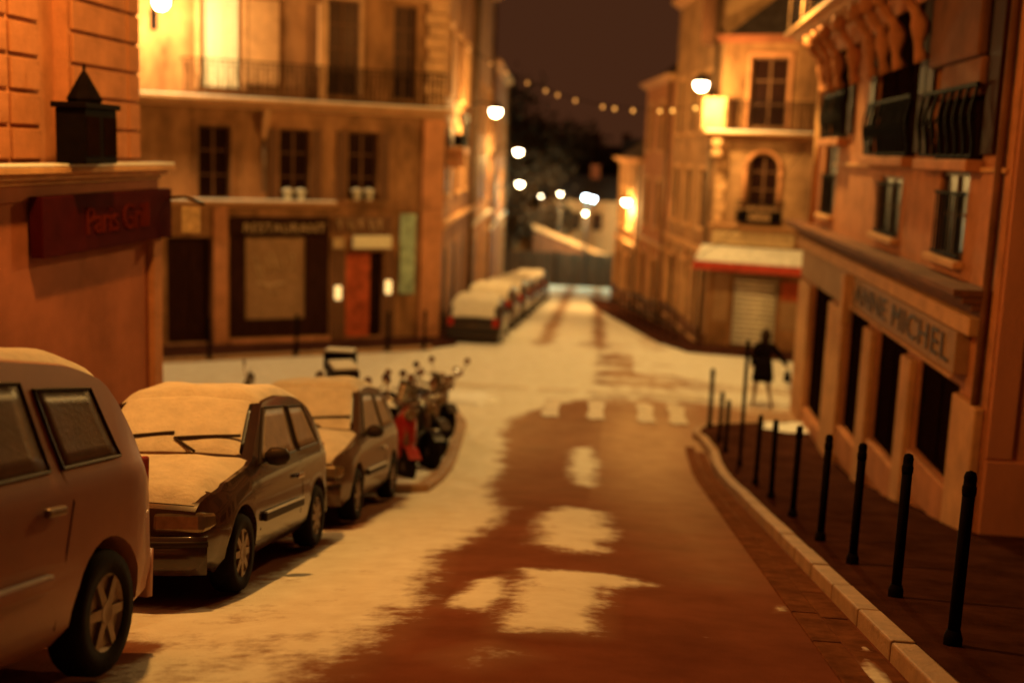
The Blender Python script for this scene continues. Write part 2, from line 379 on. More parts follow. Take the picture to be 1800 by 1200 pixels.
def hillz(x, y):
    z = float(np.interp(y, GX, GZ))-float(np.interp(y, [60,95], [1.6,.3]))
    if y > 82: z += np.interp(y, [82,130,260], [0,1.5,4])*np.interp(x, [-60,0,60], [1.3,1,.8])
    return z
tb = MB(); tb.sheet(0, 40, 50, lambda u,v: ((u-.5)*900, -40+v*640, hillz((u-.5)*900, -40+v*640)))
tb.build('terrain', 'earth', smooth=True, kind='structure')

# pavements (raised slabs following the slope)
def raised(name, poly, h, material, step=.5, label=None):
    bm = bmesh.new(); vs = [bm.verts.new((p[0],p[1],0)) for p in poly]; bm.faces.new(vs)
    ys = [p[1] for p in poly]; y = min(ys)+step
    while y < max(ys):
        bmesh.ops.bisect_plane(bm, geom=bm.verts[:]+bm.edges[:]+bm.faces[:], plane_co=(0,y,0), plane_no=(0,1,0)); y += step
    top = bm.faces[:]; r = bmesh.ops.extrude_face_region(bm, geom=top)
    tv = {e for e in r['geom'] if isinstance(e, bmesh.types.BMVert)}
    for v in bm.verts: v.co.z = G(v.co.x, v.co.y)+(h if v in tv else -.15)
    bmesh.ops.recalc_face_normals(bm, faces=bm.faces)
    me = bpy.data.meshes.new(name); bm.to_mesh(me); bm.free(); me.materials.append(M[material])
    o = bpy.data.objects.new(name, me); C.objects.link(o); setp(o, kind='structure'); return o
def arc(cx, cy, r, a0, a1, n=8): return [(cx+r*math.cos(R(a0+(a1-a0)*k/n)), cy+r*math.sin(R(a0+(a1-a0)*k/n))) for k in range(n+1)]
KX = 1.86
corner_r = [(KX,3),(12,3),(12,12.8),(4.3,12.8),(4.3,27.2),(12,27.2),(12,26.6),(5,26.4)]
rightline = [(KX,3),(KX,20.5),(1.9,22),(1.75,23.2)]+arc(2.75,23.6,1.1,190,105,5)+[(3.4,25.0),(5,25.5),(14,25.8)]
pav_r = raised('pavement_right', rightline+[(14,3)], .12, 'pavement')
isl = [(-3.3,15.35),(-2.78,15.62),(-2.85,17),(-2.98,19),(-3.2,21.5),(-3.35,23.2),(-3.7,24.4),(-4.5,25.0),(-6,25.2),(-10,25.0),(-10,15.1),(-5,15.1)]
island = raised('pavement_island', isl, .12, 'snow_slush')
pav_l = raised('pavement_left', [(-4.85,-2),(-4.85,15.09),(-6.6,15.09),(-6.6,-2)], .12, 'snow_slush')
dA = Vector((7.2,4.5)).normalized(); nA = Vector((dA.y,-dA.x))
FA0, FA1 = Vector((-12.8,29.75)), Vector((-5.6,34.25))
def fa(s, n): q = FA0+dA*s+nA*n; return (q.x, q.y)
pav_a = raised('pavement_corner', [fa(-9,1.9),fa(7.6,1.6),fa(8.6,1.2),(-5.55,36),(-6.9,75),(-9.9,75),(-7.2,35.5),fa(-9,-.3)], .12, 'pavement')
DR = Vector((-.7-2.5, 60-35.7)).normalized()
pav_f = raised('pavement_far', [(1.9,34.3),(1.1,36.5),(-1.1,52),(-2.0,61),(.2,61),(3.6,35.5),(14,32.2),(14,31.0),(5,33.5)], .12, 'pavement')

# kerb stones, one by one
def kerb(line, parent, wdt=.2, step=1.0, h=.13, material='kerb_stone', inward=1, gap=.012):
    pts = [Vector(p) for p in line]; seg = []
    for a, b in zip(pts, pts[1:]):
        n = max(1, round((b-a).length/step))
        for k in range(n): seg.append((a+(b-a)*k/n, a+(b-a)*(k+1)/n))
    for a, b in seg:
        d = (b-a).normalized(); nrm = Vector((d.y,-d.x))*inward; a2, b2 = a+d*gap, b-d*gap
        q = [a2, b2, b2+nrm*wdt, a2+nrm*wdt]; dz = random.uniform(-.006,.008)
        m = MB(); m.add([(p.x,p.y,G(p.x,p.y)-.1) for p in q]+[(p.x,p.y,G(p.x,p.y)+h+dz) for p in q],
                        [(0,3,2,1),(4,5,6,7),(0,1,5,4),(1,2,6,5),(2,3,7,6),(3,0,4,7)])
        m.build('kerb_stone', material, parent, bevel=.015)
rl = rightline[:-1]; rl2 = [(p[0]-.16, p[1]) for p in rl[:4]]+[(p[0]-.2*math.cos(R(190-17*i)) if False else 2.75+1.26*math.cos(R(190-17*i)), 23.6+1.26*math.sin(R(190-17*i))) for i, p in enumerate(arc(2.75,23.6,1.1,190,105,5))]+[(3.4,25.17),(5,25.67)]
kerb(rl2, pav_r, .155)
kerb([(-5,14.9),(-3.3,15.14),(-2.6,15.5),(-2.65,17),(-2.78,19),(-3.0,21.5),(-3.15,23.3),(-3.55,24.55),(-4.4,25.2)], island, .2, 1.0, inward=-1)
kerb([(-4.65,2),(-4.65,14.9)], pav_l, .2, 1.2, inward=-1)
kerb([fa(-2,2.1),fa(7.6,1.8)], pav_a, .2, 1.2, inward=-1)
# gutter slabs beside the right kerb
for r_, (o0, o1) in enumerate(((.015,.20),(.215,.40))):
    y = 4.2+r_*.4
    while y < 22:
        x0 = KX-.16-o1; x1 = KX-.16-o0; L_ = random.uniform(.8,1.05); q = [(x0,y),(x1,y),(x1,y+L_-.015),(x0,y+L_-.015)]; dz = random.uniform(-.004,.004)
        m = MB(); m.add([(a,b,G(a,b)-.05) for a,b in q]+[(a,b,G(a,b)+.008+dz+.01*r_) for a,b in q], [(0,3,2,1),(4,5,6,7),(0,1,5,4),(1,2,6,5),(2,3,7,6),(3,0,4,7)])
        m.build('gutter_slab', 'gutter_stone', pav_r, bevel=.008); y += L_
# snow lying on pavements: real low mounds
def mound(name, poly, h, base, label, res=26):
    P = np.array(poly); x0, y0 = P.min(0); x1, y1 = P.max(0); m = MB(); n = res; ids = {}; vs = []; fs = []
    X, Y = np.meshgrid(np.linspace(x0,x1,n), np.linspace(y0,y1,n), indexing='ij'); D = sdpoly(poly, X, Y)
    D = D+.06*np.sin(X*9+Y*4)*np.cos(Y*7.7-X*3)
    for i in range(n):
        for j in range(n):
            vs.append((X[i,j],Y[i,j],G(X[i,j],Y[i,j])+base-.02+min(1,max(0,D[i,j]+.05)/.16)*(h+.02)))
    for i in range(n-1):
        for j in range(n-1):
            if max(D[i,j],D[i+1,j],D[i,j+1],D[i+1,j+1]) > -.05: fs.append((i*n+j,(i+1)*n+j,(i+1)*n+j+1,i*n+j+1))
    m.add(vs, fs); o = m.build(name, 'snow', None, smooth=True, kind='stuff'); setp(o, label, 'snow'); return o
mound('snow_patch', [(3.0,24.3),(3.5,24.0),(3.95,24.1),(3.95,25.2),(3.5,25.0),(3.1,25.1)], .02, .12, 'bright snow patch on the pavement corner by the shop wall')
mound('snow_patch', [(-3.2,15.5),(-2.85,15.75),(-2.95,18),(-3.2,21),(-3.5,24),(-4.2,24.8),(-6.3,24.9),(-6.3,15.3)], .03, .12, 'snow lying on the paved island under the motorbikes', 40)
mound('snow_patch', [(3.3,-.0+3.2),(3.5,3.2),(3.5,3.6),(3.3,3.6)], .03, .12, 'small snow remnant on the dark pavement nearest the camera') if False else None
mound('snow_patch', [(-4.1,25.5),(-3.2,25.35),(-2.75,26.1),(-3.3,26.6),(-4.2,26.4)], .1, 0, 'small heap of bright snow at the island end by the last motorbike')
# painted road markings
def marking(name, poly, label, group=None):
    m = MB(); m.add([(a,b,G(a,b)+.026) for a,b in poly], [tuple(range(len(poly)))]); o = m.build(name, 'paint_road'); setp(o, label, 'road marking', group)
for k, (a, b) in enumerate(((-4.1,-2.25),(-2.0,-1.05),(-.85,.55),(.8,2.0))):
    marking('stop_line_dash', [(a,27.35),(b,27.4),(b,27.85),(a,27.8)], ['white stop line dash nearest the motorbikes', 'short white stop line dash in the left lane', 'long white stop line dash in the middle of the crossing', 'white stop line dash nearest the bollards'][k], 'dashes of the white stop line')
for k, a in enumerate((-1.75,-.75,.35,1.05)):
    marking('crossing_bar', [(a,24.9),(a+.14,24.6),(a+.3,24.75),(a+.42,24.65),(a+.36,25.5),(a+.4,26.4),(a+.2,26.7),(a-.02,26.5),(a+.05,25.6)], ['leftmost worn zebra bar near the paved island', 'second worn zebra bar from the paved island', 'third worn zebra bar right of the road centre', 'worn zebra bar beside the right kerb corner'][k], 'worn zebra crossing bars')

# ------------------------------------------------------------------ near left building
f = Front('shop_building', (-6.0,-3.0), (-6.0,14.3), G(-6,6)-1.0, 'rusticated stone building with dark red sign board, on the left behind the cars')
S = lambda Y: Y+3.0
f.wall(-4.2, 1.22, [], 'plaster_red', depth=9, d0=-.02, L1=S(14.3))
f.wall(1.35, 7.5, [(S(11.66),S(12.32),1.36,4.6)], 'stone', depth=9, d0=.12, L1=S(14.1), reveal=.14, name='upper_wall')
f.box('pilaster', 'stone', S(14.02), S(14.28), -.1, -.02, -4.2, .98, bevel=.01)
f.cornice(S(3), S(14.34), 1.14, 1.32, .26, material='stone_pale', snow=True)
f.box('frieze', 'plaster_red', S(3), S(14.3), -.05, -.022, .98, 1.14)
sb = f.box('sign_board', 'sign_red', S(11.07), S(14.36), -.2, -.06, .42, 1.03, bevel=.01)
text_mesh('lettering', 'Paris Grill', .42, 'letter_red', sb, S(11.98), -.205, .60-f.zb, 1.62)
base_block = {}
for z in [1.37+.345*k for k in range(9)]:
    for (a, b) in ((8.6,9.8),(9.82,11.03),(11.05,11.64),(12.34,13.72),(13.74,14.09)):
        key = round(b-a,2)
        if key not in base_block:
            m = MB(); w = b-a; m.box(.02,w-.02,-.045,0,.02,.325); me = m.mesh('stone_block'); me.materials.append(M['stone']); base_block[key] = me
        o = bpy.data.objects.new('stone_block', base_block[key]); C.objects.link(o); o.parent = f.root; o.location = (S(a), .12-random.uniform(0,.006), z-f.zb)
        b_ = o.modifiers.new('bevel','BEVEL'); b_.width = .014; b_.segments = 2
# dark lantern on the cornice
lt = empty('wall_lantern', (-5.86, 11.9, 1.36), 0, 'unlit black box lantern with pointed cap standing on the cornice of the left building', 'lantern')
m = MB(); m.box(-.02,.30,-.37,.37,0,.56); m.build('lantern_body', 'iron', lt, bevel=.012)
m = MB(); m.box(-.05,.33,-.41,.41,.56,.62); m.build('lantern_rim', 'iron', lt, bevel=.01)
m = MB(); m.lathe([(.17,.62),(.19,.66),(.05,.9),(.015,.95),(.02,.99),(.002,1.02)], (.14,-.04,0), n=8); m.build('lantern_cap', 'iron', lt)
for sx in (-.2,.2):
    m = MB(); m.box(.302,.312,sx-.14,sx+.14,.08,.48); m.build('lantern_pane', 'shop_glass', lt)

# ------------------------------------------------------------------ corner building across the junction (frontal facade)
f = Front('restaurant_building', (FA0.x,FA0.y), (FA1.x,FA1.y), -4.05, 'frontal corner house with dark shopfronts below and railed balcony, left of the junction')
L = f.L
ops1 = [(1.42,2.3,.08,2.04),(3.62,4.5,.08,2.04),(5.6,6.5,.12,2.04)]
ops2 = [(1.5,2.62,3.0,5.5),(4.95,5.9,3.0,5.6),(6.9,7.6,3.0,5.6)]
opsg = [(.6,1.78,-3.86,-.95),(2.26,5.1,-3.75,-.38),(5.6,6.75,-3.85,-1.35)]
f.wall(-4.2, -.02, opsg, 'plaster_dirty', depth=7, L0=-6, reveal=.3, name='ground_floor_wall')
f.wall(-.018, 2.6, ops1, 'plaster_dirty', depth=7, L0=-6, name='wall')
f.wall(2.602, 9.5, ops2, 'plaster_dirty', depth=7, L0=-6, name='upper_wall')
for o in ops1: f.window(*o, frame='wood_brown', bars=(1,2)); f.surround(*o, w=.09, material='plaster_dirty')
f.shutters(*ops1[1], material='wood_brown', w=.3); f.shutters(*ops1[2], material='wood_brown', w=.3)
for o in ops2: f.window(*o, bars=(1,3))
f.surround(*ops2[0], w=.12, sill=False); f.surround(*ops2[1], w=.1, sill=False)
# curtain folds in the bright window
for (a, b, c, e, mt) in ((1.58,2.54,3.05,5.45,'cloth_pale'),):
    m = f.mb(); m.sheet(0, 60, 2, lambda u,v: (a+(b-a)*u, .1+.02*math.sin(u*38)+.01*math.sin(u*91), c+(e-c)*v)); m.build('curtain', mt, f.root, smooth=True)
m = f.mb(); m.box(2.78,3.6,-.06,-.015,3.15,5.4); m.build('folded_shutter', 'stone_pale', f.root, bevel=.01)
f.box('corner_pillar', 'stone_pale', 4.6, 4.84, -.5, -.3, 2.79, 5.4, bevel=.01)
f.cornice(-6, L+.05, 2.52, 2.78, .55, name='balcony_slab', material='stone_pale', steps=3, snow=True)
f.railing(1.0, L-.1, 2.8, 3.75, d=-.5, step=.13)
f.cornice(-6, 5.2, -.12, .06, .3, name='cornice', material='stone_pale', snow=True)
f.cornice(5.25, L, -.2, -.06, .12, name='string_course', material='plaster_dirty')
f.cornice(-6, L+.05, 5.75, 5.95, .3, name='top_cornice', material='stone_pale')
br = f.mb(); br.add([(3.1,-.48,2.5),(3.28,-.48,2.5),(3.28,-.02,2.5),(3.1,-.02,2.5),(3.14,-.05,1.7),(3.24,-.05,1.7),(3.24,-.02,1.7),(3.14,-.02,1.7),(3.1,-.3,2.15),(3.28,-.3,2.15)], [(0,1,2,3),(0,8,9,1),(8,4,5,9),(4,7,6,5),(1,9,5,6,2),(0,3,7,4,8)])
br.build('carved_bracket', 'stone_pale', f.root, bevel=.02)
f.mb().tube([(3.19,-.1,1.72),(3.19,-.1,.3)], .045).build('downpipe', 'zinc', f.root, smooth=True)
# doorway
f.box('doorway', 'wood_dark', .62, 1.76, .26, .3, -3.84, -.97)
for k in range(2): f.box('door_panel', 'wood_dark', .7+.55*k, 1.13+.55*k, .235, .262, -3.6, -1.3, bevel=.01)
f.box('stone_pilaster', 'stone', 1.82, 2.2, -.1, -.003, -4.1, -.13, bevel=.015)
# shopfront one
fr = f.mb(); fr.box(2.28,2.72,.02,.16,-3.74,-.9).box(4.42,5.08,.02,.16,-3.74,-.9).box(2.72,4.42,.02,.16,-3.74,-3.25)
fr.build('shopfront_frame', 'wood_dark', f.root, bevel=.01)
f.box('shop_blind', 'board_tan', 2.72, 4.42, .1, .14, -3.24, -.96)
fb = f.box('fascia', 'wood_dark', 2.28, 5.08, -.08, .1, -.88, -.4, bevel=.01)
text_mesh('lettering', 'RESTAURANT', .36, 'letter_pale', fb, 2.62, -.085, -.80-f.zb, 2.3, kern=1.05)
# graffiti strokes sprayed on the blind (flat print, raised 3 mm)
random.seed(3)
sc = [[(2.85,-1.55),(2.98,-1.45),(3.05,-1.9),(3.2,-2.1)],[(3.05,-1.9),(3.12,-1.6),(3.22,-1.95)],[(3.3,-1.4),(3.36,-1.75),(3.5,-2.0),(3.42,-1.65)],[(3.42,-1.35),(3.52,-1.55),(3.62,-1.9)],[(3.66,-1.6),(3.78,-1.95),(3.86,-1.55)],[(3.95,-1.5),(4.05,-1.42),(4.08,-1.7),(3.97,-1.9)],[(3.05,-2.2),(3.4,-2.3),(3.85,-2.22)],[(3.35,-2.35),(3.4,-2.6),(3.52,-2.4),(3.6,-2.62),(3.7,-2.4)]]
for st in sc: f.mb().tube([(x,.097,z) for x,z in st], .026, 5).build('graffiti_stroke', 'letter_pale', f.root)
f.box('plinth', 'stone', 2.26, 5.12, -.16, -.004, -4.1, -3.78, bevel=.02)
# shopfront two
f.box('fascia', 'wood_brown', 5.2, 6.95, -.07, -.004, -.82, -.34)
for k, x in enumerate((5.32,5.62,5.95,6.25,6.52)):
    f.mb().tube([(x,-.08,-.42),(x+.08,-.08,-.74),(x+.1,-.08,-.42),(x+.17,-.08,-.74)][:(4 if k % 2 else 3)], .03, 5).build('letter', 'letter_pale', f.root)
f.box('box_sign', 'white_box', 5.74, 6.88, -.26, -.075, -1.24, -.88, bevel=.02)
f.box('small_sign', 'letter_pale', 5.18, 5.5, -.1, -.004, -1.25, -.95, bevel=.02)
f.box('door', 'poster_red', 5.62, 6.38, .16, .2, -3.84, -1.38)
f.box('door_gap', 'glass_dark', 6.4, 6.73, .2, .22, -3.84, -1.38)
f.box('wall_panel', 'wood_brown', 5.14, 5.56, -.02, -.004, -3.9, -1.3); f.box('wall_panel', 'wood_brown', 6.78, 7.1, -.02, -.004, -3.9, -1.3)
for x, z in ((5.34,-2.52),(6.86,-2.38)):
    w = f.box('entrance_light', 'lantern_glow', x-.09, x+.09, -.16, -.03, z-.2, z+.2, bevel=.04)
    f.box('lamp_bracket', 'iron', x-.03, x+.03, -.03, -.022, z-.24, z+.24, parent=w)
f.box('vertical_panel', 'teal_panel', 7.2, 7.68, -.12, -.004, -2.6, -.25, bevel=.03)
f.box('corner_pilaster', 'stone', 7.85, L+.02, -.12, -.004, -4.1, 2.5, bevel=.02)
for k in range(9): f.box('quoin', 'stone_pale', 7.95-.1*(k%2), L+.04, -.09, -.004, 2.84+.33*k, 3.13+.33*k, bevel=.015)
# flower pots on the first-floor sills, and lantern lights
def pot(fr_, s, z, d, label, sc_=1.):
    a = Vector((fr_.B[0]-fr_.A[0], fr_.B[1]-fr_.A[1])).normalized(); p = Vector(fr_.A)+a*s+Vector((a.y,-a.x))*(-d)
    m = MB(); m.lathe([(.09*sc_,0),(.14*sc_,.26*sc_),(.155*sc_,.26*sc_),(.155*sc_,.3*sc_),(.12*sc_,.3*sc_),(.11*sc_,.25*sc_)], (0,0,0), n=14)
    o = m.build('flower_pot', 'pot_white', None, smooth=True); o.location = (p.x,p.y,z); setp(o, label, 'flower pot', 'white pots on the window sills of the corner house')
    q = MB(); q.lathe([(.11*sc_,.24*sc_),(.13*sc_,.3*sc_),(.02,.34*sc_)], (0,0,0), n=10); q.build('snow_cap', 'snow', o, smooth=True)
for s_, z_, lb in ((3.85,.082,'left one of the two lit white pots on the middle first-floor sill'),(4.22,.082,'right one of the two lit white pots on the middle first-floor sill'),(5.85,.122,'left one of the two dim pots on the sill above the box sign'),(6.22,.122,'right one of the two dim pots on the sill above the box sign')):
    pot(f, s_, z_+.002, -.08, lb)
tbx = empty('window_box', fa(3.1,.0)+(0,), 0, 'x', 'x'); bpy.data.objects.remove(tbx)

# ------------------------------------------------------------------ left row of the street beyond
LA, LB = Vector((-5.6,34.27)), Vector((-8.0,70)); dl = (LB-LA).normalized()
def lp(s): q = LA+dl*s; return (q.x,q.y)
specs = [(0,11.8,11.5,-4.1,'plaster_dirty','narrow dirty house with a railed bay just behind the corner pilaster',(.8,4.2,7.8)),
         (11.85,25.2,9.2,-4.9,'render','bright lit house with tall pale pilasters beside the parked row',(1.2,4.6,8.2,11.)),
         (25.25,44,6.2,-6.0,'stone','pale low house at the far end of the parked row',(1.5,5.2,9,13,16.2))]
for n_, (a, b, top, zb, mt, lb, ws) in enumerate(specs):
    f = Front('street_house', lp(a), lp(b), zb, lb, 'house')
    z0 = G(-6, lp(a)[1])+.1; L = f.L
    og = [(w, w+1.5, z0-.9, z0+2.5) for w in ws if w+1.6 < L]
    o1 = [(w+.2, w+1.3, z0+4.2, z0+6.2) for w in ws if w+1.6 < L]; o2 = [(w+.2, w+1.3, z0+7.2, z0+9.2) for w in ws if w+1.6 < L and z0+9.6 < top]
    f.wall(zb-2.5, z0+3.3, og, mt, depth=8, name='ground_floor_wall', reveal=.1); f.wall(z0+3.302, top, o1+o2, mt, depth=8, name='wall', reveal=.1)
    for o in og: f.box('shop_door', 'wood_dark' if n_ == 0 else 'wood_brown', o[0], o[1], .05, .09, o[2], o[3])
    for o in o1+o2: f.window(*o, d=.03); f.surround(*o, w=.12, material='stone_pale')
    f.cornice(0, L, z0+3.2, z0+3.42, .22, snow=(n_ > 0)); f.cornice(0, L, top-.3, top, .4, name='eaves')
    for w in ws[1:3] if n_ else ws[:1]: f.shutters(w+.2, w+1.3, z0+4.2, z0+6.2)
    for x in ([.5, L-.5] if n_ else [L-.4]):
        f.mb().tube([(x,-.12,zb+.2),(x,-.12,top-.3)], .07).build('downpipe', 'zinc', f.root, smooth=True)
    if n_:
        for x in (.9, L*.5+.4, L-1.1): f.box('pilaster', 'stone_pale', x-.2, x+.2, -.12, -.003, z0-1, z0+3.18, bevel=.02)
    if n_ == 0:
        f.box('bay_base', 'stone', 1.0, 3.2, -.55, -.003, 1.5, 1.72, bevel=.03); f.railing(1.0,3.2,1.72,2.7,d=-.5); f.box('window_box', 'iron', 1.2, 2.9, -.46, -.2, 1.74, 2.1)
        f.box('bracket', 'stone', 1.1,1.3,-.45,-.003,1.1,1.498, bevel=.03); f.box('bracket', 'stone', 2.9,3.1,-.45,-.003,1.1,1.498, bevel=.03)
    # roof with chimney
    rf = f.mb(); rf.add([(0,.1,top),(L,.1,top),(L,8,top),(0,8,top),(.0,2.6,top+2.3),(L,2.6,top+2.3)], [(0,1,5,4),(3,4,5,2),(0,4,3),(1,2,5),(0,3,2,1)])
    ro = rf.build('roof', 'roof_slate', f.root); f.box('chimney', 'stone_dark', L-2, L-1.2, 2.2, 2.9, top+1.2, top+3.4, parent=ro)

# ------------------------------------------------------------------ right near building (side facade with shop sign)
f = Front('arcade_building', (4.0,27.0), (4.0,13.0), -4.2, 'tan shop building with tall dark display windows behind the bollards')
S = lambda Y: 27.0-Y
og = [(S(25.3),S(23.0),-3.55,-.9),(S(21.2),S(19.55),-3.0,-.9),(S(18.65),S(16.8),-2.62,-.9),(S(16.0),S(14.1),-2.12,-.9)]
f.wall(-4.4, -.05, og, 'stone', depth=8, reveal=.1, name='ground_floor_wall')
w1 = [(S(25.35),S(23.9),.62,2.05),(S(19.65),S(18.05),.58,1.5),(S(15.9),S(14.55),.55,1.62)]
w2 = [(S(25.2),S(22.9),2.1,3.9),(S(20.4),S(17.4),1.75,4.0),(S(16.5),S(14.1),1.72,4.0)]
f.wall(-.048, 4.3, w1[:1]+w1[1:]+w2, 'stone', depth=8, reveal=.12, name='wall')
f.wall(4.302, 9.5, [(1.0,2.6,4.9,7.6),(4.4,6.0,4.9,7.6)], 'stone_dark', depth=8, reveal=.25, name='attic_wall')
for o in og: f.window(*o, d=.03, frame='shop_glass', glass='shop_glass', bars=(1,0), fw_=.07)
for i, o in enumerate(og):
    f.box('stall_riser', 'stone', o[0]-.02, o[1]+.02, -.09, -.003, o[2]-.55, o[2]-.02, bevel=.02)
for o in w1: f.window(*o, d=.04, bars=(1,1)); f.box('sill', 'stone_pale', o[0]-.1, o[1]+.1, -.13, -.003, o[2]-.09, o[2]-.003, bevel=.01)
for o in w2: f.window(*o, d=.04, frame='shop_glass', glass='shop_glass', bars=(2,1))
for i, o in enumerate(w1):
    m = f.mb(); n = 9
    for k in range(n):
        x = o[0]+(o[1]-o[0])*(k+.5)/n; m.box(x-.012,x+.012,-.06,-.04,o[2]+.01,o[2]+.78)
    m.box(o[0],o[1],-.065,-.035,o[2]+.78,o[2]+.82).box(o[0],o[1],-.065,-.035,o[2]+.03,o[2]+.06); m.build('window_guard', 'iron', f.root)
# piers between the shop windows
for (a, b) in ((26.95,25.4),(22.9,21.3),(19.45,18.75),(16.7,16.1),(14.0,13.02)):
    f.box('pier', 'stone_pale', S(a)+.02, S(b)-.02, -.12, -.003, -4.3, -.95, bevel=.025)
f.cornice(S(27.9), S(13.25), .02, .34, .42, material='stone_dark', steps=4)
f.box('frieze', 'stone_pale', S(27.1), S(13.3), -.2, -.004, -.19, .016, bevel=.015)
fb = f.box('fascia', 'board_tan', S(20.3), S(13.85), -.17, -.004, -.72, -.215, bevel=.01)
text_mesh('lettering', 'ANNE MICHEL', .47, 'letter_dark', fb, S(20.0), -.176, -.62-f.zb, 5.9, kern=1.1)
m = f.mb(); m.box(S(20.34),S(13.8),-.21,-.175,-.76,-.722).box(S(20.34),S(20.27),-.21,-.172,-.72,-.21); m.build('fascia_border', 'stone_pale', f.root)
f.box('frieze_panel', 'board_tan', S(26.9), S(20.6), -.1, -.004, -.86, -.2, bevel=.01)
co = f.mb(); co.box(S(20.75),S(20.45),-.3,-.12,-1.1,-.2); co.build('console', 'stone_pale', f.root, bevel=.06)
for z in (.46, 1.0, 1.55): pass
# heavy scrolled iron guards before the tall upper windows, dark louvred shutters and carved consoles under the slab
for i, o in enumerate(w2):
    f.box('sill', 'stone', o[0]-.1, o[1]+.1, -.22, -.003, o[2]-.1, o[2]+.04, bevel=.02)
    m = f.mb(); a, b, z0 = o[0]-.05, o[1]+.05, o[2]+.05
    m.box(a,b,-.17,-.13,z0+.82,z0+.87).box(a,b,-.165,-.135,z0+.02,z0+.05)
    n = int((b-a)/.34)
    for k in range(n+1):
        x = a+(b-a)*k/n; m.tube([(x+.06*math.sin(t*6.28), -.15-.05*math.sin(t*3.14)**2, z0+.03+.8*t) for t in [q/10 for q in range(11)]], .024, 5)
        m.tube([(x+.05+.05*math.cos(t*5.5), -.17, z0+.25+.05*math.sin(t*5.5)+.3*t) for t in [q/8 for q in range(9)]], .016, 4)
    m.build('ironwork', 'iron', f.root, kind='stuff')
    for (x0, x1) in ((o[0]-.5,o[0]-.05),(o[1]+.05,o[1]+.5)):
        if x1 < f.L-.1: f.box('shutter', 'wood_dark', x0, x1, -.06, -.01, o[2]+.1, o[3]-.05, bevel=.01)
for (y0, n) in ((25.3,3),(21.8,1),(20.2,3),(16.9,1)):
    for k in range(n):
        x = S(y0)+k*.95; z1 = 4.3
        m = f.mb(); m.tube([(x, -.12-.42*(1-t)**1.3-.05*math.sin(t*9), z1-.06-1.15*t) for t in [q/12 for q in range(13)]], [.1+.035*math.sin(q*1.1) for q in range(13)], 8)
        m.build('carved_console', 'stone', f.root, smooth=True)
bx = f.mb(); bx.box(S(16.55),S(14.25),-.14,-.004,2.95,4.22); bx.build('oriel', 'stone_dark', f.root, bevel=.04)
f.box('oriel_base', 'stone_dark', S(15.9), S(14.1), -.12, -.004, 2.5, 2.94, bevel=.05)
f.cornice(S(28.3), S(12.9), 4.32, 4.58, .7, name='balcony_slab', material='stone_pale')
f.railing(S(28.2), S(13), 4.6, 5.5, d=-.65, step=.16)
for y in (28.0, 25.9): f.box('balcony_post', 'stone_pale', S(y), S(y)+.22, -.66, -.46, 4.6, 7.5, bevel=.02)
f.mb().tube([(S(25.85),-.12,.36),(S(25.85),-.12,4.25)], .075).build('downpipe', 'stone_pale', f.root, smooth=True)
f.mb().tube([(S(13.25),-.06,4.2),(S(13.25),-.06,-2.6)], .05).build('downpipe', 'stone_dark', f.root, smooth=True)
f.box('string_course', 'stone_pale', S(24), S(13.1), -.05, -.003, 1.62, 1.68, bevel=.01)
# near right end wall facing the camera
f = Front('end_house', (4.02,12.96), (14,12.96), -2.6, 'plain plastered house end at the right edge beyond the last bollard')
f.wall(-3.0, 9.5, [], 'plaster_end', depth=.03, d0=0, reveal=-.005)
f.box('plinth', 'plaster_end', .0, 9.98, -.05, -.003, -2.9, -1.5, bevel=.01)
f.box('corner_strip', 'plaster_end', -.0, .28, -.03, -.003, -1.48, 9, bevel=.01)

# ------------------------------------------------------------------ right corner building beyond the cross street
f = Front('corner_shop_building', (2.5,35.7), (8.0,34.1), -4.1, 'three storey corner house with snowy red awning, roller shutter and arched window')
L = f.L
gw = [(.71,2.03,-3.9,-1.85)]; aw = [(.92,1.8,-.28,1.35)]; uw = [(.8,2.1,2.62,4.65)]
f.wall(-4.4, -.25, gw, 'plaster_dirty', depth=8, name='ground_floor_wall', reveal=.2)
f.wall(-.248, 2.3, [(.92,1.8,.3,1.86),(3.2,4.2,.3,1.9)], 'render', depth=8, name='wall')
f.wall(2.302, 5.2, [(.8,1.9,2.62,4.65),(3.2,4.2,2.62,4.65)], 'plaster_dirty', depth=8, name='upper_wall')
m = f.mb(); m.add([(.92,-.0-.003,1.86),(.92,.02,1.86)], [])
# arched window: dark recess filler gives the round head
ar = f.mb(); pts = [(1.36+.44*math.cos(R(t)), 1.42+.44*math.sin(R(t))) for t in range(0,181,15)]
vs = [(x,-.012,z) for x,z in pts]; vs += [(.90,-.012,1.88),(1.82,-.012,1.88)]
ar.add([(1.82,-.012,1.42)]+[(x,-.012,z) for x,z in pts[:7]]+[(1.36,-.012,1.9),(1.82,-.012,1.9)], [tuple(range(10))])
ar.add([(.90,-.012,1.42),(.90,-.012,1.9),(1.36,-.012,1.9)]+[(x,-.012,z) for x,z in pts[6:]], [tuple(range(10))])
ar.build('arch_spandrel', 'render', f.root)
f.window(.92,1.8,.3,1.86, d=.12, bars=(1,2)); f.window(3.2,4.2,.3,1.9)
m = f.mb(); m.tube([(1.36+.52*math.cos(R(t)), -.03, 1.42+.52*math.sin(R(t))) for t in range(0,181,15)], .06, 6).tube([(.84,-.03,.3),(.84,-.03,1.42)], .06, 6).tube([(1.88,-.03,.3),(1.88,-.03,1.42)], .06, 6); m.build('arch_surround', 'stone', f.root, smooth=True)
f.box('window_box', 'iron', .72, 2.0, -.32, -.06, -.14, .2, bevel=.02); f.box('planter_front', 'board_tan', 1.06, 1.7, -.34, -.322, -.12, .14)
f.railing(.7,2.02,-.16,.5,d=-.34,step=.1)
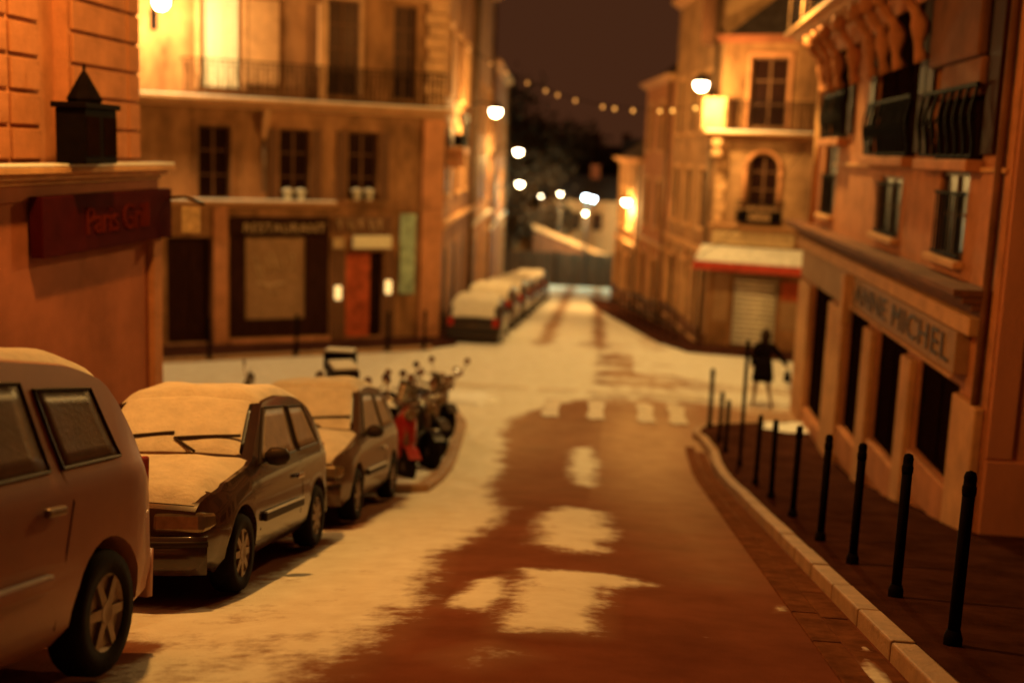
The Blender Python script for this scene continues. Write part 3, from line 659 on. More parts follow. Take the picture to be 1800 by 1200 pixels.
for o in ((.8,1.9,2.62,4.65),(3.2,4.2,2.62,4.65)): f.window(*o); f.surround(*o, w=.1, material='stone', sill=False)
f.cornice(-.3, L, 2.28, 2.48, .6, name='balcony_slab', material='stone_pale', snow=True)
f.railing(.2, L, 2.5, 3.35, d=-.55)
f.cornice(-.1, L, -.42, -.25, .2, material='stone_pale')
for k, z in enumerate(np.arange(-.2, 2.2, .31)): f.box('quoin', 'stone_pale', -.03, .22+.08*(k%2), -.07, -.004, z, z+.285, bevel=.012)
for z in (1.75, 2.05): f.box('corbel', 'stone_pale', -.12, .18, -.5, -.08, z, z+.2, bevel=.03)
f.box('corner_bay', 'stone_pale', -.45, .28, -.55, -.003, 2.5, 3.45, bevel=.04)
sg = f.box('shop_sign', 'letter_pale', .0, 2.42, -.16, -.004, -.86, -.45, bevel=.03)
for k in range(11):
    x = .15+k*.2; MB(f.zb).tube([(x,-.17,-.55),(x+.06,-.17,-.78),(x+.08,-.17,-.55)], .018, 5).build('letter', 'board_tan', sg)
aw_ = f.mb(); aw_.add([(-.35,-.02,-.9),(2.95,-.02,-.9),(2.95,-.95,-1.34),(-.35,-.95,-1.34),(2.95,-.95,-1.56),(-.35,-.95,-1.56)], [(0,1,2,3),(3,2,4,5)])
ao = aw_.build('awning', 'awning_red', f.root); sm = ao.modifiers.new('thickness','SOLIDIFY'); sm.thickness = .02
m = f.mb(); m.sheet(0, 24, 8, lambda u,v: (-.33+u*3.26, -.03-.9*v, -.885-.42*v+.05*min(1,6*v,6*(1-v),12*u,12*(1-u))*(.35+.65*abs(math.sin(u*5.2+.5))))); m.build('snow_cap', 'snow_slush', ao, smooth=True)
f.box('shutter_frame', 'zinc', .66, 2.08, -.04, -.004, -1.9, -1.62)
z = -3.86; prot = None
while z < -1.9:
    m = f.mb(); m.tube([(.74,.06,z+.06),(2.0,.06,z+.06)], .062, 8); m.build('slat', 'shutter', f.root, smooth=True); z += .145
f.box('wall_panel', 'poster_red', 2.15, 2.75, -.02, -.004, -2.4, -1.85); f.box('wall_panel', 'board_tan', 2.15, 2.75, -.02, -.004, -3.3, -2.45)
f.box('wall_panel', 'board_tan', .12, .6, -.05, -.004, -3.2, -1.7, bevel=.01)
f.box('base_step', 'stone_dark', .0, L, -.1, -.003, -4.1, -3.9, bevel=.01)
rf = f.mb(); rf.add([(-.2,.0,5.2),(L,.0,5.2),(L,8,5.2),(-.2,8,5.2),(.3,1.2,7.6),(L,1.2,7.6),(L,7,7.6),(.3,7,7.6)], [(0,1,5,4),(4,5,6,7),(0,4,7,3),(1,2,6,5),(2,3,7,6)])
ro = rf.build('mansard_roof', 'roof_slate', f.root); f.cornice(-.2, L, 5.05, 5.25, .35, name='eaves', material='plaster_red')
f.box('chimney', 'stone_dark', -.9, .2, .6, 1.6, 5.1, 9.2, parent=ro)

# right receding row: runs from far to near so that x grows to the right
RA, RB = Vector((2.46,35.72)), Vector((-.7,60))
dr = (RB-RA).normalized()
def rp(s): q = RA+dr*s; return (q.x,q.y)
for n_, (a, b, top, zb, mt, lb, ws) in enumerate(((0.0,8.3,7.2,-4.6,'render','lit house side running back from the quoined corner',(.9,3.4,5.9)),
        (8.35,15.8,4.7,-5.2,'stone','pale narrow house in the right row with dark roof against the sky',(1.0,4.2)),
        (15.85,24.5,1.6,-5.9,'render','low pale house at the far end of the right row',(1.2,4.6)))):
    f = Front('street_house', rp(b), rp(a), zb, lb, 'house'); L = f.L; z0 = G(0, rp((a+b)/2)[1])
    og = [(w, w+1.2, z0+.4, z0+2.6) for w in ws]; o1 = [(w+.1, w+1.1, z0+3.9, z0+5.7) for w in ws if z0+6 < top]; o2 = [(w+.1, w+1.1, z0+6.9, z0+8.7) for w in ws if z0+9 < top]
    f.wall(zb-1.5, z0+3.2, og, mt, depth=7, name='ground_floor_wall', reveal=.1); f.wall(z0+3.202, top, o1+o2, mt, depth=7, name='wall', reveal=.1)
    for o in og+o1+o2: f.window(*o, d=.03); f.surround(*o, w=.12)
    f.cornice(0, L, z0+3.1, z0+3.3, .2); f.cornice(0, L, top-.25, top, .35, name='eaves')
    f.box('plinth', 'stone_dark', 0, L, -.1, -.003, zb-1, z0+.75, bevel=.02)
    f.mb().tube([(L-.5,-.12,zb),(L-.5,-.12,top-.2)], .07).build('downpipe', 'zinc', f.root, smooth=True)
    for x in (.25, L/2, L-1.1): f.box('pilaster', 'stone_pale', x-.18, x+.18, -.1, -.003, z0+.8, z0+3.08, bevel=.02)
    rf = f.mb(); rf.add([(0,.0,top),(L,.0,top),(L,7,top),(0,7,top),(0,2.4,top+1.9),(L,2.4,top+1.9)], [(0,1,5,4),(3,4,5,2),(0,4,3),(1,2,5),(0,3,2,1)])
    ro = rf.build('roof', 'roof_slate', f.root); f.box('chimney', 'plaster_red', .5, 1.4, 2, 2.8, top+.8, top+3.0, parent=ro)
# railing along the far right pavement
rl_ = empty('street_railing', (1.55,36.2,G(1.5,36)+.12), 0, 'dark railing along the far right pavement before the pale houses', 'railing')
a0 = Vector((0,0)); 
for k in range(13):
    p = Vector((1.55,36.2))+Vector((-.128,.9918))*1.5*k; z = G(p.x,p.y)-G(1.5,36)
    MB().tube([(p.x-1.55,p.y-36.2,z-.05),(p.x-1.55,p.y-36.2,z+1.0)], .03, 6).build('post', 'iron', rl_)
for h in (.45,.98):
    MB().tube([(-.128*1.5*k, .9918*1.5*k, G(0,36.2+1.49*k)-G(1.5,36)+h) for k in range(13)], .025, 6).build('rail', 'iron', rl_)

# ------------------------------------------------------------------ end of the street
f = Front('hoarding_wall', (-10.5,80), (1.2,80), -7.6, 'dark low hoarding wall closing the far end of the street', 'wall')
for k in range(13): f.box('panel', 'hoarding', .02+.9*k, .9*k+.88, -.02*(k%2), .1, -8, -5.05, bevel=.01)
f.box('post', 'iron', 5.45, 5.6, -.1, -.03, -8, -4.9)
rw = empty('ramp_wall', (-6.8,82.5,-7.6), 0, 'pale sloping parapet wall of a ramp above the dark hoarding', 'wall')
m = MB(-7.6); m.add([(0,0,-8),(7.4,0,-8),(7.4,0,-6.3),(0,0,-3.6),(0,.4,-8),(7.4,.4,-8),(7.4,.4,-6.3),(0,.4,-3.6)], [(0,1,2,3),(4,7,6,5),(3,2,6,7),(0,3,7,4),(1,5,6,2)]); m.build('wall_body', 'stone_dark', rw)
m = MB(-7.6); m.add([(-.1,-.12,-3.66),(7.5,-.12,-6.36),(7.5,.5,-6.36),(-.1,.5,-3.66),(-.1,-.12,-3.35),(7.5,-.12,-6.05),(7.5,.5,-6.05),(-.1,.5,-3.35)], [(0,1,5,4),(1,2,6,5),(2,3,7,6),(3,0,4,7),(4,5,6,7),(0,3,2,1)]); m.build('coping', 'stone_pale', rw, bevel=.05)
for (xa, xb, y, top, lb, mt) in ((-9.5,-6.9,89,-2.6,'small ochre house left of the far pale house','render'),(-6.7,-.9,87,-1.7,'pale lit house in the middle of the street end','stone_pale'),(-.8,5.0,90,1.2,'brownish house behind the last lamp at the street end','plaster_dirty')):
    f = Front('far_house', (xa,y), (xb,y), -8.0, lb, 'house'); L = f.L
    o1 = [(.6+1.6*k, 1.4+1.6*k, top-2.2, top-.9) for k in range(int((L-.6)//1.6))]; f.wall(-9, top, o1, mt, depth=6)
    for o in o1: f.window(*o)
    rf = f.mb(); rf.add([(-.2,-.3,top),(L+.2,-.3,top),(L+.2,6,top),(-.2,6,top),(-.2,2.8,top+1.8),(L+.2,2.8,top+1.8)], [(0,1,5,4),(3,4,5,2),(0,4,3),(1,2,5),(0,3,2,1)])
    ro = rf.build('roof', 'roof_slate', f.root); f.box('chimney', 'plaster_red', L*.6, L*.6+.7, 2.4, 3.1, top+1, top+2.6, parent=ro)
# skyline houses beyond
for (xa, xb, y, top, lb) in ((4.0,16,104,3.0,'dark roofline block on the right of the skyline'),(-6,3.5,112,.6,'dark long block behind the street end'),(-52,-26,120,5,'dark block far left on the skyline')):
    f = Front('skyline_block', (xa,y), (xb,y), -8, lb, 'building'); L = f.L; f.wall(-12, top, [], 'stone_dark', depth=8)
    rf = f.mb(); rf.add([(-.2,-.3,top),(L+.2,-.3,top),(L+.2,8,top),(-.2,8,top),(-.2,3.5,top+2),(L+.2,3.5,top+2)], [(0,1,5,4),(3,4,5,2),(0,4,3),(1,2,5),(0,3,2,1)])
    ro = rf.build('roof', 'roof_slate', f.root)
    for k in range(3): f.box('chimney', 'stone_dark', L*(.2+.3*k), L*(.2+.3*k)+.8, 3, 3.7, top+1, top+3.2, parent=ro)
# trees on the slope behind
def tree(x, y, h, r, seed, lb):
    z = hillz(x, y); t = empty('tree', (x,y,z), 0, lb, 'tree', 'dark trees on the slope beyond the street'); rs = random.Random(seed)
    m = MB(); m.tube([(0,0,0),(.1,.05,h*.3),(-.05,.1,h*.6),(.1,0,h*.85)], .32, 8, .08); m.build('trunk', 'bark', t, smooth=True)
    m = MB(); tips = []
    for k in range(16):
        a = rs.uniform(0,6.28); z0 = h*rs.uniform(.28,.75); l = r*rs.uniform(.6,1); e = (l*math.cos(a), l*math.sin(a), z0+h*rs.uniform(.08,.28)); tips.append(e)
        m.tube([(0,0,z0),(e[0]*.5,e[1]*.5,(z0+e[2])/2+.2),e], .1, 5, .03)
    m.build('limbs', 'bark', t)
    m = MB()
    for e in tips+[(0,0,h*.9),(0,0,h*.7)]:
        for k in range(230):
            p = Vector(e)+Vector((rs.gauss(0,1),rs.gauss(0,1),rs.gauss(0,.8)))*r*.24; s = rs.uniform(.14,.3)
            v1 = Vector((rs.gauss(0,1),rs.gauss(0,1),rs.gauss(0,1))).normalized()*s; v2 = v1.orthogonal().normalized()*s*.7
            m.add([tuple(p-v1),tuple(p+v2),tuple(p+v1),tuple(p-v2)], [(0,1,2,3)])
    m.build('crown', 'foliage', t, kind='stuff')
for i, (x, y, h, r, lb) in enumerate(((-10.8,92,14.5,4.6,'tallest dark tree beside the end of the left house row'),(-7.8,96,13.2,4.2,'dark tree second from the left house row'),(-5.2,100,11.5,3.8,'middle dark tree sloping down the skyline'),(-2.2,99,9.8,3.6,'lower dark tree above the pale far house'),(1.2,101,8.4,3.2,'smallest dark tree left of the right roofs'),(-9.0,86,10.5,3.4,'dark tree in front of the tallest one'),(5.2,97,7.8,3.0,'dark tree behind the right row roofs'))):
    tree(x, y, h, r, i+5, lb)

# ------------------------------------------------------------------ street lamps (lit)
def lamp(x, y, z, wall, label, power, color=SODIUM, cool=False, arm=1.2, size=1., rad=.14):
    # wall: unit vector from lamp towards its wall
    w = Vector(wall).normalized(); t = empty('street_lamp', (x,y,z), math.atan2(w.y,w.x), label, 'street lamp', 'lit street lamps along the street')
    m = MB(); m.tube([(arm,0,-.35),(arm*.8,0,.1),(arm*.4,0,.28),(.1,0,.2)], .035, 8); m.box(arm-.02,arm+.04,-.09,.09,-.6,-.1); m.build('bracket', 'iron', t)
    m = MB(); m.lathe([(.02,.30*size),(.12*size,.26*size),(.2*size,.14*size),(.23*size,.05*size),(.2*size,.04*size)], (0,0,0), n=20); m.build('lamp_housing', 'iron_grey', t, smooth=True)
    m = MB(); m.lathe([(.195*size,.035*size),(.19*size,-.06*size),(.12*size,-.17*size),(.01,-.2*size)], (0,0,0), n=20); m.build('lamp_glass', 'lamp_cool' if cool else 'lamp_sodium', t, smooth=True)
    ld = bpy.data.lights.new('lamp_light', 'POINT'); ld.energy = power; ld.color = color; ld.shadow_soft_size = rad
    lo = bpy.data.objects.new('lamp_light', ld); C.objects.link(lo); lo.parent = t; lo.location = (0,0,-.2*size-rad-.04)
    return t
n2 = (nA.x, nA.y)
la = fa(.32, 1.15)
lamp(la[0], la[1], 5.0, (-nA.x,-nA.y), 'lit lamp high on the corner house beside its bright curtained window', 850, (1,.66,.26), arm=1.1)
lamp(-3.95, 9.4, 5.5, (-1,0), 'lit lamp high on the rusticated left building above the parked cars', 1280, SODIUM, arm=2.0)
lamp(-4.75, 40.0, 3.0, (-1,0), 'lit lamp nearest the corner on the left row above the parked cars', 1100, WARM, arm=1.2)
lamp(-5.75, 58.5, 1.7, (-1,0), 'second lit lamp along the left row', 1100, WARM, arm=1.3)
lamp(-6.9, 72.0, -.25, (-1,0), 'third lit lamp along the left row, lowest of the three', 500, WARM, arm=1.2)
lamp(1.78, 34.2, 3.75, (.3,1), 'lit lamp on the corner house with the red awning', 800, (1,.62,.18), arm=1.3)
lamp(2.75, 24.6, 6.3, (1,0), 'lit lamp high on the right shop building above the kerb corner', 2600, (1,.6,.16), arm=1.2)
lamp(-.25, 54.5, -.4, (1,0), 'lit lamp on the right row in front of the pale houses', 1300, WARM, arm=.5, size=.9)
lamp(1.5, 44.0, .1, (1,0), 'small dim lamp on the right row near the awning', 120, WARM, arm=.4, size=.45)
lamp(-3.05, 78.5, -1.1, (0,1), 'bluish lamp at the street end, left one of the close pair', 1500, COOL, cool=True, arm=.8)
lamp(-2.6, 78.5, -1.2, (0,1), 'bluish lamp at the street end, right one of the close pair', 300, COOL, cool=True, arm=.8)
lamp(-3.1, 80.5, -2.3, (0,1), 'small white lamp just below the bluish pair', 1500, WARM, arm=.6, size=.7)
lamp(-5.0, 82, -1.1, (0,1), 'small yellow lamp left of the bluish pair', 200, WARM, arm=.6, size=.6)
lamp(-6.5, 84, -1.4, (0,1), 'faint orange lamp farthest left at the street end', 80, SODIUM, arm=.6, size=.4)
# supports for the end lamps
for (x, y, z, lb) in ((-3.0,79.32,-1.3,'grey mast carrying the bluish lamp pair'),(-3.1,81.1,-2.5,'short mast carrying the small white lamp'),(-5.0,82.62,-1.3,'slim mast carrying the small yellow lamp'),(-6.5,84.6,-1.6,'slim mast carrying the faint orange lamp')):
    m = MB(); m.tube([(0,0,0),(0,0,z-(-8.2))], .07, 8, .04); o = m.build('lamp_mast', 'iron_grey'); o.location = (x,y,-8.2); setp(o, lb, 'mast')

# garland of small bulbs across the street
gl = empty('light_garland', (-5.6,36,4.9), 0, 'faint garland of small orange bulbs hung across the street', 'garland')
P0, P1 = Vector((-5.62,36,5.0)), Vector((2.2,36.2,3.3))
def gpt(t): p = P0.lerp(P1, t); p.z -= 1.1*4*t*(1-t)*.8; return p-Vector((-5.6,36,4.9))
MB().tube([tuple(gpt(k/40)) for k in range(41)], .012, 4).build('cable', 'iron', gl)
for k in range(1, 14):
    p = gpt((k+random.uniform(-.3,.3))/14); m = MB(); m.lathe([(.01,.05),(.045,.02),(.045,-.03),(.01,-.07)], tuple(p+Vector((0,0,-.05))), n=8); m.build('bulb', 'bulb', gl, smooth=True)
w_ = MB(); w_.tube([(4.6-2.9*(k/20)-0*(k/20), 30.5+4*(k/20), 2.6-4.0*(k/20)*1.0-.5*math.sin(math.pi*k/20)) for k in range(21)], .012, 4)
o = w_.build('cable', 'iron'); setp(o, 'thin dark cable sagging in front of the arched window', 'cable')

# ------------------------------------------------------------------ cars
def interp(pts, y): return float(np.interp(y, [p[0] for p in pts], [p[1] for p in pts]))
def car(name, label, sp, loc, rot, paint, group='snow covered parked cars', detail=True, cat='car'):
    t = empty(name, loc, 0, label, cat, group, rot=rot); Ln, W = sp['L'], sp['W']/2
    top, belt = sp['top'], sp['belt']; zl = sp.get('zl', .2); tum = sp.get('tum', .3)
    _t = list(top)
    def topf(y): return sum(float(np.interp(y+d, [p[0] for p in _t], [p[1] for p in _t])) for d in (-.09,-.045,0,.045,.09))/5 if y > .02 and y < Ln-.02 else interp(_t, y)
    def hw(y): return W*(1-.13*max(0,(0.5-y)/.5)**2-.10*max(0,(y-(Ln-.45))/.45)**2)
    def ring(y):
        w = hw(y); zt = topf(y); zb = min(interp(belt,y), zt-.03); wr = w*.94-(zt-zb)*tum; lo = zl+.04*(y < .3)
        return [(0,lo),(w*.86,lo),(w*.97,lo+.1),(w,lo+.28 if zb>lo+.4 else (lo+zb)/2),(w*.99,zb-.10 if zb-.1>lo+.3 else zb-.03),(w*.955,zb-.01),(w*.94-.25*(zt-zb)*tum,zb+.25*(zt-zb)),(wr+.01,zt-.04 if zt-zb>.1 else zt-.012),(wr*.86,zt-.004),(wr*.45,zt+.012),(0,zt+.018)], wr
    ys = sorted({round(float(v),3) for v in list(np.linspace(0,Ln,56))+[p[0] for p in top if 0 <= p[0] <= Ln]})
    m = MB(); vs = []; n = 20
    for y in ys:
        rg, _ = ring(y); full = [(x,z) for x,z in rg]+[(-x,z) for x,z in rg[-2:0:-1]]; n = len(full)
        vs += [(x,y,z) for x,z in full]
    k = len(ys); fs = [(i*n+j,i*n+(j+1)%n,(i+1)*n+(j+1)%n,(i+1)*n+j) for i in range(k-1) for j in range(n)]
    fs += [tuple(range(n)), tuple((k-1)*n+j for j in range(n))[::-1]]
    m.add(vs, fs); body = m.build('body', paint, t, smooth=True)
    wr_ = sp.get('wr', .29)
    # wheel arches cut out
    cut = MB()
    for yw in sp['wheels']:
        cut.lathe([(wr_+.07,-W-.2),(wr_+.07,-W+.28)], (0,yw,wr_), axis='x', n=28); cut.lathe([(wr_+.07,W-.28),(wr_+.07,W+.2)], (0,yw,wr_), axis='x', n=28)
    cme = cut.mesh('arch_cut'); co = bpy.data.objects.new('arch_cut', cme); C.objects.link(co)
    bo = body.modifiers.new('arch','BOOLEAN'); bo.operation = 'DIFFERENCE'; bo.object = co; bo.solver = 'EXACT'
    body.parent = None; bpy.context.view_layer.update(); dg = bpy.context.evaluated_depsgraph_get()
    me2 = bpy.data.meshes.new_from_object(body.evaluated_get(dg)); body.modifiers.clear(); body.data = me2; body.parent = t
    bpy.data.objects.remove(co); me2.name = 'body'
    try: me2.set_sharp_from_angle(angle=R(38))
    except Exception: pass
    es = body.modifiers.new('bevel','BEVEL'); es.width = .006; es.segments = 1; es.limit_method = 'ANGLE'; es.angle_limit = R(38)
    def sx(y, z, off=.006):
        q = sorted(ring(y)[0][4:8], key=lambda p: p[1]); return float(np.interp(z, [p[1] for p in q], [p[0] for p in q]))+off
    def lowx(y, z, off=.004):
        rg, _ = ring(y); q = sorted(rg[1:7], key=lambda p: p[1]); return float(np.interp(z, [p[1] for p in q], [p[0] for p in q]))+off
    # side windows
    for (yb0, yb1, yt0, yt1, zt_) in sp['sidewin']:
        for sgn in (1,-1):
            m = MB()
            def fn(u, v):
                y = (yb0+(yb1-yb0)*u)*(1-v)+(yt0+(yt1-yt0)*u)*v; z = interp(belt,y)+.035; z = z+(zt_-z)*v; return (sgn*sx(y,z), y, z)
            m.sheet(0, 6, 5, fn); o = m.build('side_window', sp.get('glass','glass_dark'), t, smooth=True); sd = o.modifiers.new('t','SOLIDIFY'); sd.thickness = .004
            if detail:
                m = MB(); bd = [fn(u,0) for u in np.linspace(0,1,7)]+[fn(1,v) for v in np.linspace(.2,1,5)]+[fn(u,1) for u in np.linspace(.8,0,5)]+[fn(0,v) for v in np.linspace(.8,0,5)]
                m.tube(bd, .011, 5); m.build('window_seal', 'plastic', o)
    # windscreen and rear window following the body surface
    def topz(y, x):
        rg, wr = ring(y); q = [(p[0],p[1]) for p in rg[-4:]][::-1]; return float(np.interp(abs(x), [p[0] for p in q], [p[1] for p in q]))
    for nm, (y0, y1) in (('windscreen', sp['ws']), ('rear_window', sp['rw'])):
        m = MB()
        def fn(u, v):
            y = y0+(y1-y0)*v; _, wr = ring(y); x = (2*u-1)*wr*.9; return (x, y-.006*(1 if nm=='windscreen' else -1), topz(y,x)+.006)
        m.sheet(0, 8, 5, fn); o = m.build(nm, 'glass_dark', t, smooth=True); sd = o.modifiers.new('t','SOLIDIFY'); sd.thickness = .004
    # snow
    for (y0, y1, th, lo, hi) in sp['snow']:
        m = MB(); nu, nv = 26, 30; rs = random.Random(int(y0*100)+len(label)); ph = rs.random()*6
        def pt(u, v):
            y = y0+(y1-y0)*v; _, wr = ring(y); k_ = (lo+hi)*.25; x = (2*u-1)*wr*k_
            e = min(1, 8*min(u,1-u)+.0, 10*min(v,1-v)); e = max(0,e)**.5
            h = th*e*(1+.3*math.sin(x*5+ph)*math.sin(y*4+ph)+.12*math.sin(x*13+y*9+ph)); return (x, y, topz(y,x)+h-.004*(1-e))
        m.sheet(0, nu, nv, pt); m.build('snow_layer', 'snow_frost', t, smooth=True)
    # bumpers, lights, grille, plate
    zbmp = sp.get('bmp', .42)
    def band(name, y0s, mt, z0, z1, out, ends, par=None):
        m = MB(); nn = 14
        def fn(u, v):
            x = (2*u-1); w = hw(.02)*ends; xx = x*w; yy = y0s+(-1 if y0s < Ln/2 else 1)*out*(1-abs(x)**4*.9); return (xx, yy, z0+(z1-z0)*v)
        m.sheet(0, nn, 2, fn); o = m.build(name, mt, par or t, smooth=True); sd = o.modifiers.new('t','SOLIDIFY'); sd.thickness = .05; sd.offset = -1; return o
    band('front_bumper', 0.0, sp.get('bumper', paint), zbmp-.2, zbmp+.06, .09, 1.06); band('rear_bumper', Ln, sp.get('bumper', paint), zbmp-.18, zbmp+.1, .07, 1.04)
    if detail:
        band('bumper_strip', 0.0, 'plastic', zbmp-.01, zbmp+.03, .11, 1.07); band('air_intake', 0.0, 'plastic', zbmp-.16, zbmp-.06, .094, .55)
        band('grille', .0, 'plastic', zbmp+.09, zbmp+.2, .03, .42)
        MB().box(-.26,.26,-.115,-.095,zbmp-.11,zbmp-.0).build('number_plate', 'plate', t, bevel=.004)
    for sgn in (1,-1):
        m = MB(); a = hw(.05)
        m.add([(sgn*a*.5,-.035,zbmp+.08),(sgn*a*1.0,-.02,zbmp+.08),(sgn*a*1.06,.2,zbmp+.1),(sgn*a*1.04,.2,zbmp+.21),(sgn*a*.98,.0,zbmp+.225),(sgn*a*.5,-.02,zbmp+.225),(sgn*a*.55,.2,zbmp+.15)],
              [(0,1,4,5),(1,2,3,4),(0,5,6),(5,4,3,6),(0,6,2,1),(2,6,3)]); m.build('headlight', 'lens', t, bevel=.03)
        a = hw(Ln-.02); zt_l = sp.get('tail', .8)
        MB().box(min(sgn*a*.74,sgn*a*.965),max(sgn*a*.74,sgn*a*.965),Ln-.2,Ln-.0+.01,zt_l-.14,zt_l+.1).build('tail_light', 'lens_red', t, bevel=.015)
        if detail:
            ym = sp['mirror']; zz = interp(belt,ym)+.06; xx = sx(ym,zz)
            m = MB(); m.lathe([(.03,-.10),(.085,-.06),(.095,.0),(.08,.07),(.03,.1)], (0,0,0), axis='x', n=12)
            o = m.build('wing_mirror', 'plastic', t, smooth=True); o.location = (sgn*(xx+.12),ym,zz+.03); o.scale = (1,.7,.8)
            MB().box(-.13,-.02,-.02,.02,-.06,-.02).build('mirror_arm', 'plastic', o)
    if detail:
        for (pa) in sp.get('seams', []):
            for sgn in (1,-1):
                m = MB(); m.tube([(sgn*(lowx(y,z,.0) if z < interp(belt,y)+.02 else sx(y,z,.0)),y,z) for y,z in pa], .005, 4); m.build('door_seam', 'plastic', t)
        for (yh, zh) in sp.get('handles', []):
            for sgn in (1,-1):
                x = lowx(yh,zh,.012); m = MB(); m.box(min(sgn*x,sgn*(x+.035)),max(sgn*x,sgn*(x+.035)),yh-.09,yh+.09,zh-.022,zh+.022); m.build('door_handle', sp.get('handle_m','chrome'), t, bevel=.012)
        for (y0, y1, z) in sp.get('strips', []):
            for sgn in (1,-1):
                x = lowx((y0+y1)/2,z,.012); m = MB(); m.box(min(sgn*(x-.012),sgn*(x+.022)),max(sgn*(x-.012),sgn*(x+.022)),y0,y1,z-.035,z+.025); o = m.build('side_strip', sp.get('strip_m','plastic'), t, bevel=.008)
                m = MB(); m.box(min(sgn*(x-.008),sgn*(x+.02)),max(sgn*(x-.008),sgn*(x+.02)),y0+.02,y1-.02,z+.027,z+.04); m.build('snow_line', 'snow', o)
        # wipers
        yb, zb_ = sp['ws'][0]+.02, 0
        for x0 in (-.42,.12):
            m = MB(); pts = []
            for q in range(6):
                x = x0+.09*q*(W/.8)*1.15-.05; y = sp['ws'][0]+.06+.012*q; pts.append((x,y,topz(y,x)+sp.get('wiper_h',.06)))
            m.tube(pts, .014, 6); m.tube([pts[0],(pts[2][0],pts[0][1]-.12,topz(pts[0][1]-.12,pts[2][0])+.03)], .012, 5); m.build('wiper', 'plastic', t)
    # wheels
    proto = None
    for yw in sp['wheels']:
        for sgn in (1,-1):
            o = MB().lathe([(wr_*.6,-.04),(wr_*.62,-.09),(wr_*.93,-.095),(wr_,-.06),(wr_,.06),(wr_*.93,.095),(wr_*.62,.09),(wr_*.6,.04)], (0,0,0), axis='x', n=32).build('wheel', 'tyre', t, smooth=True) if proto is None else copy_part(proto, t)
            if proto is None:
                proto = o; m = MB(); m.lathe([(.02,.085),(.06,.09),(.07,.07),(wr_*.15,.064),(wr_*.55,.066),(wr_*.63,.085),(wr_*.66,.085),(wr_*.66,.04)], (0,0,0), axis='x', n=32)
                for q in range(sp.get('spokes',7)):
                    a = 6.283*q/sp.get('spokes',7); ca, sa = math.cos(a), math.sin(a); w0, w1 = .03, .022
                    P = lambda r,s,x: (x, r*ca-s*sa, r*sa+s*ca)
                    m.add([P(.04,-w0,.06),P(.04,w0,.06),P(wr_*.62,w1,.06),P(wr_*.62,-w1,.06),P(.04,-w0,.088),P(.04,w0,.088),P(wr_*.62,w1,.084),P(wr_*.62,-w1,.084)], [(0,3,2,1),(4,5,6,7),(0,1,5,4),(1,2,6,5),(2,3,7,6),(3,0,4,7)])
                m.build('rim', 'alloy', o)
            else: copy_part(proto.children[0], o)
            o.location = (sgn*(W-.1), yw, wr_); o.rotation_euler = (0,0,0 if sgn > 0 else math.pi)
    return t
sl = -math.atan(.19); cb = -math.atan(.07)*.6
# foreground people carrier
VAN = dict(L=4.25, W=1.75, zl=.24, tum=.27, wr=.33, wheels=(.85,3.53), glass='glass_van', spokes=6, tail=1.0,
    top=[(0,.7),(.1,.82),(.9,1.02),(1.15,1.12),(1.95,1.6),(2.5,1.68),(3.4,1.66),(3.78,1.58),(3.98,1.32),(4.14,1.05),(4.2,.8),(4.25,.6)],
    belt=[(0,.7),(1,1.0),(2.5,1.06),(3.6,1.1),(4.2,1.12)],
    sidewin=((1.35,2.02,1.93,2.08,1.5),(2.08,2.95,2.12,2.86,1.53),(3.08,3.72,2.98,3.56,1.5)), ws=(1.18,1.92), rw=(3.82,4.02),
    snow=((1.98,3.82,.045,1.96,1.96),(.2,1.1,.04,1.8,1.8)), mirror=1.5, bmp=.46,
    seams=([(2.04,.35),(2.02,.75),(2.05,1.08)],[(3.03,1.5),(3.06,1.12),(3.12,.95),(3.05,.72),(2.98,.35)]), handles=((1.95,.93),(2.88,.93)), strips=((1.15,1.98,.6),(2.1,2.88,.6)), strip_m='paint_van', handle_m='alloy')
van = car('people_carrier', 'dull silver people carrier with frosted side windows, nearest at the left edge', VAN, (-3.50,2.05,G(-3.5,2.05)+.04), (sl,cb,0), 'paint_van', cat='people carrier')
HA = dict(L=3.62, W=1.6, zl=.2, tum=.3, wr=.29, wheels=(.68,3.0), spokes=8, tail=.85,
    top=[(0,.68),(.06,.75),(.35,.83),(.95,.93),(1.05,.97),(1.72,1.42),(2.2,1.47),(2.8,1.45),(3.15,1.36),(3.42,1.08),(3.55,.86),(3.62,.6)],
    belt=[(0,.64),(.9,.86),(2,.9),(3.5,.95)], sidewin=((1.22,2.3,1.72,2.34,1.34),(2.42,3.12,2.44,2.92,1.33)), ws=(1.1,1.66), rw=(3.18,3.4),
    snow=((.035,1.02,.05,1.95,1.95),(1.07,1.7,.035,1.8,1.8),(1.68,3.15,.06,1.96,1.96)), mirror=1.32, bmp=.44, bumper='paint_dark', glass='glass_frost',
    seams=([(1.12,.4),(1.15,.84)],[(2.36,.85),(2.42,.6),(2.36,.4)]), handles=((2.22,.74),), strips=((1.15,2.34,.5),), wiper_h=.05)
car('hatchback', 'small dark hatchback with snow on bonnet, windscreen and roof, parked behind the people carrier', HA, (-3.5,7.35,G(-3.5,7.35)), (sl,cb,R(1.8)), 'paint_dark')
HB = dict(HA); HB.update(L=3.7, top=[(0,.64),(.06,.74),(.4,.83),(.98,.95),(1.08,.99),(1.72,1.46),(2.2,1.52),(2.9,1.49),(3.25,1.38),(3.5,1.08),(3.62,.86),(3.7,.62)],
    sidewin=((1.26,2.34,1.76,2.36,1.38),(2.46,3.2,2.46,2.98,1.36)), rw=(3.28,3.48), bumper='paint_mid', spokes=6, handles=((2.25,.72),), wheels=(.72,3.05))
car('hatchback', 'brown-grey hatchback with thick bright snow on its windscreen, parked beside the paved island', HB, (-3.6,11.5,G(-3.6,11.5)), (sl,cb,R(2.2)), 'paint_mid')
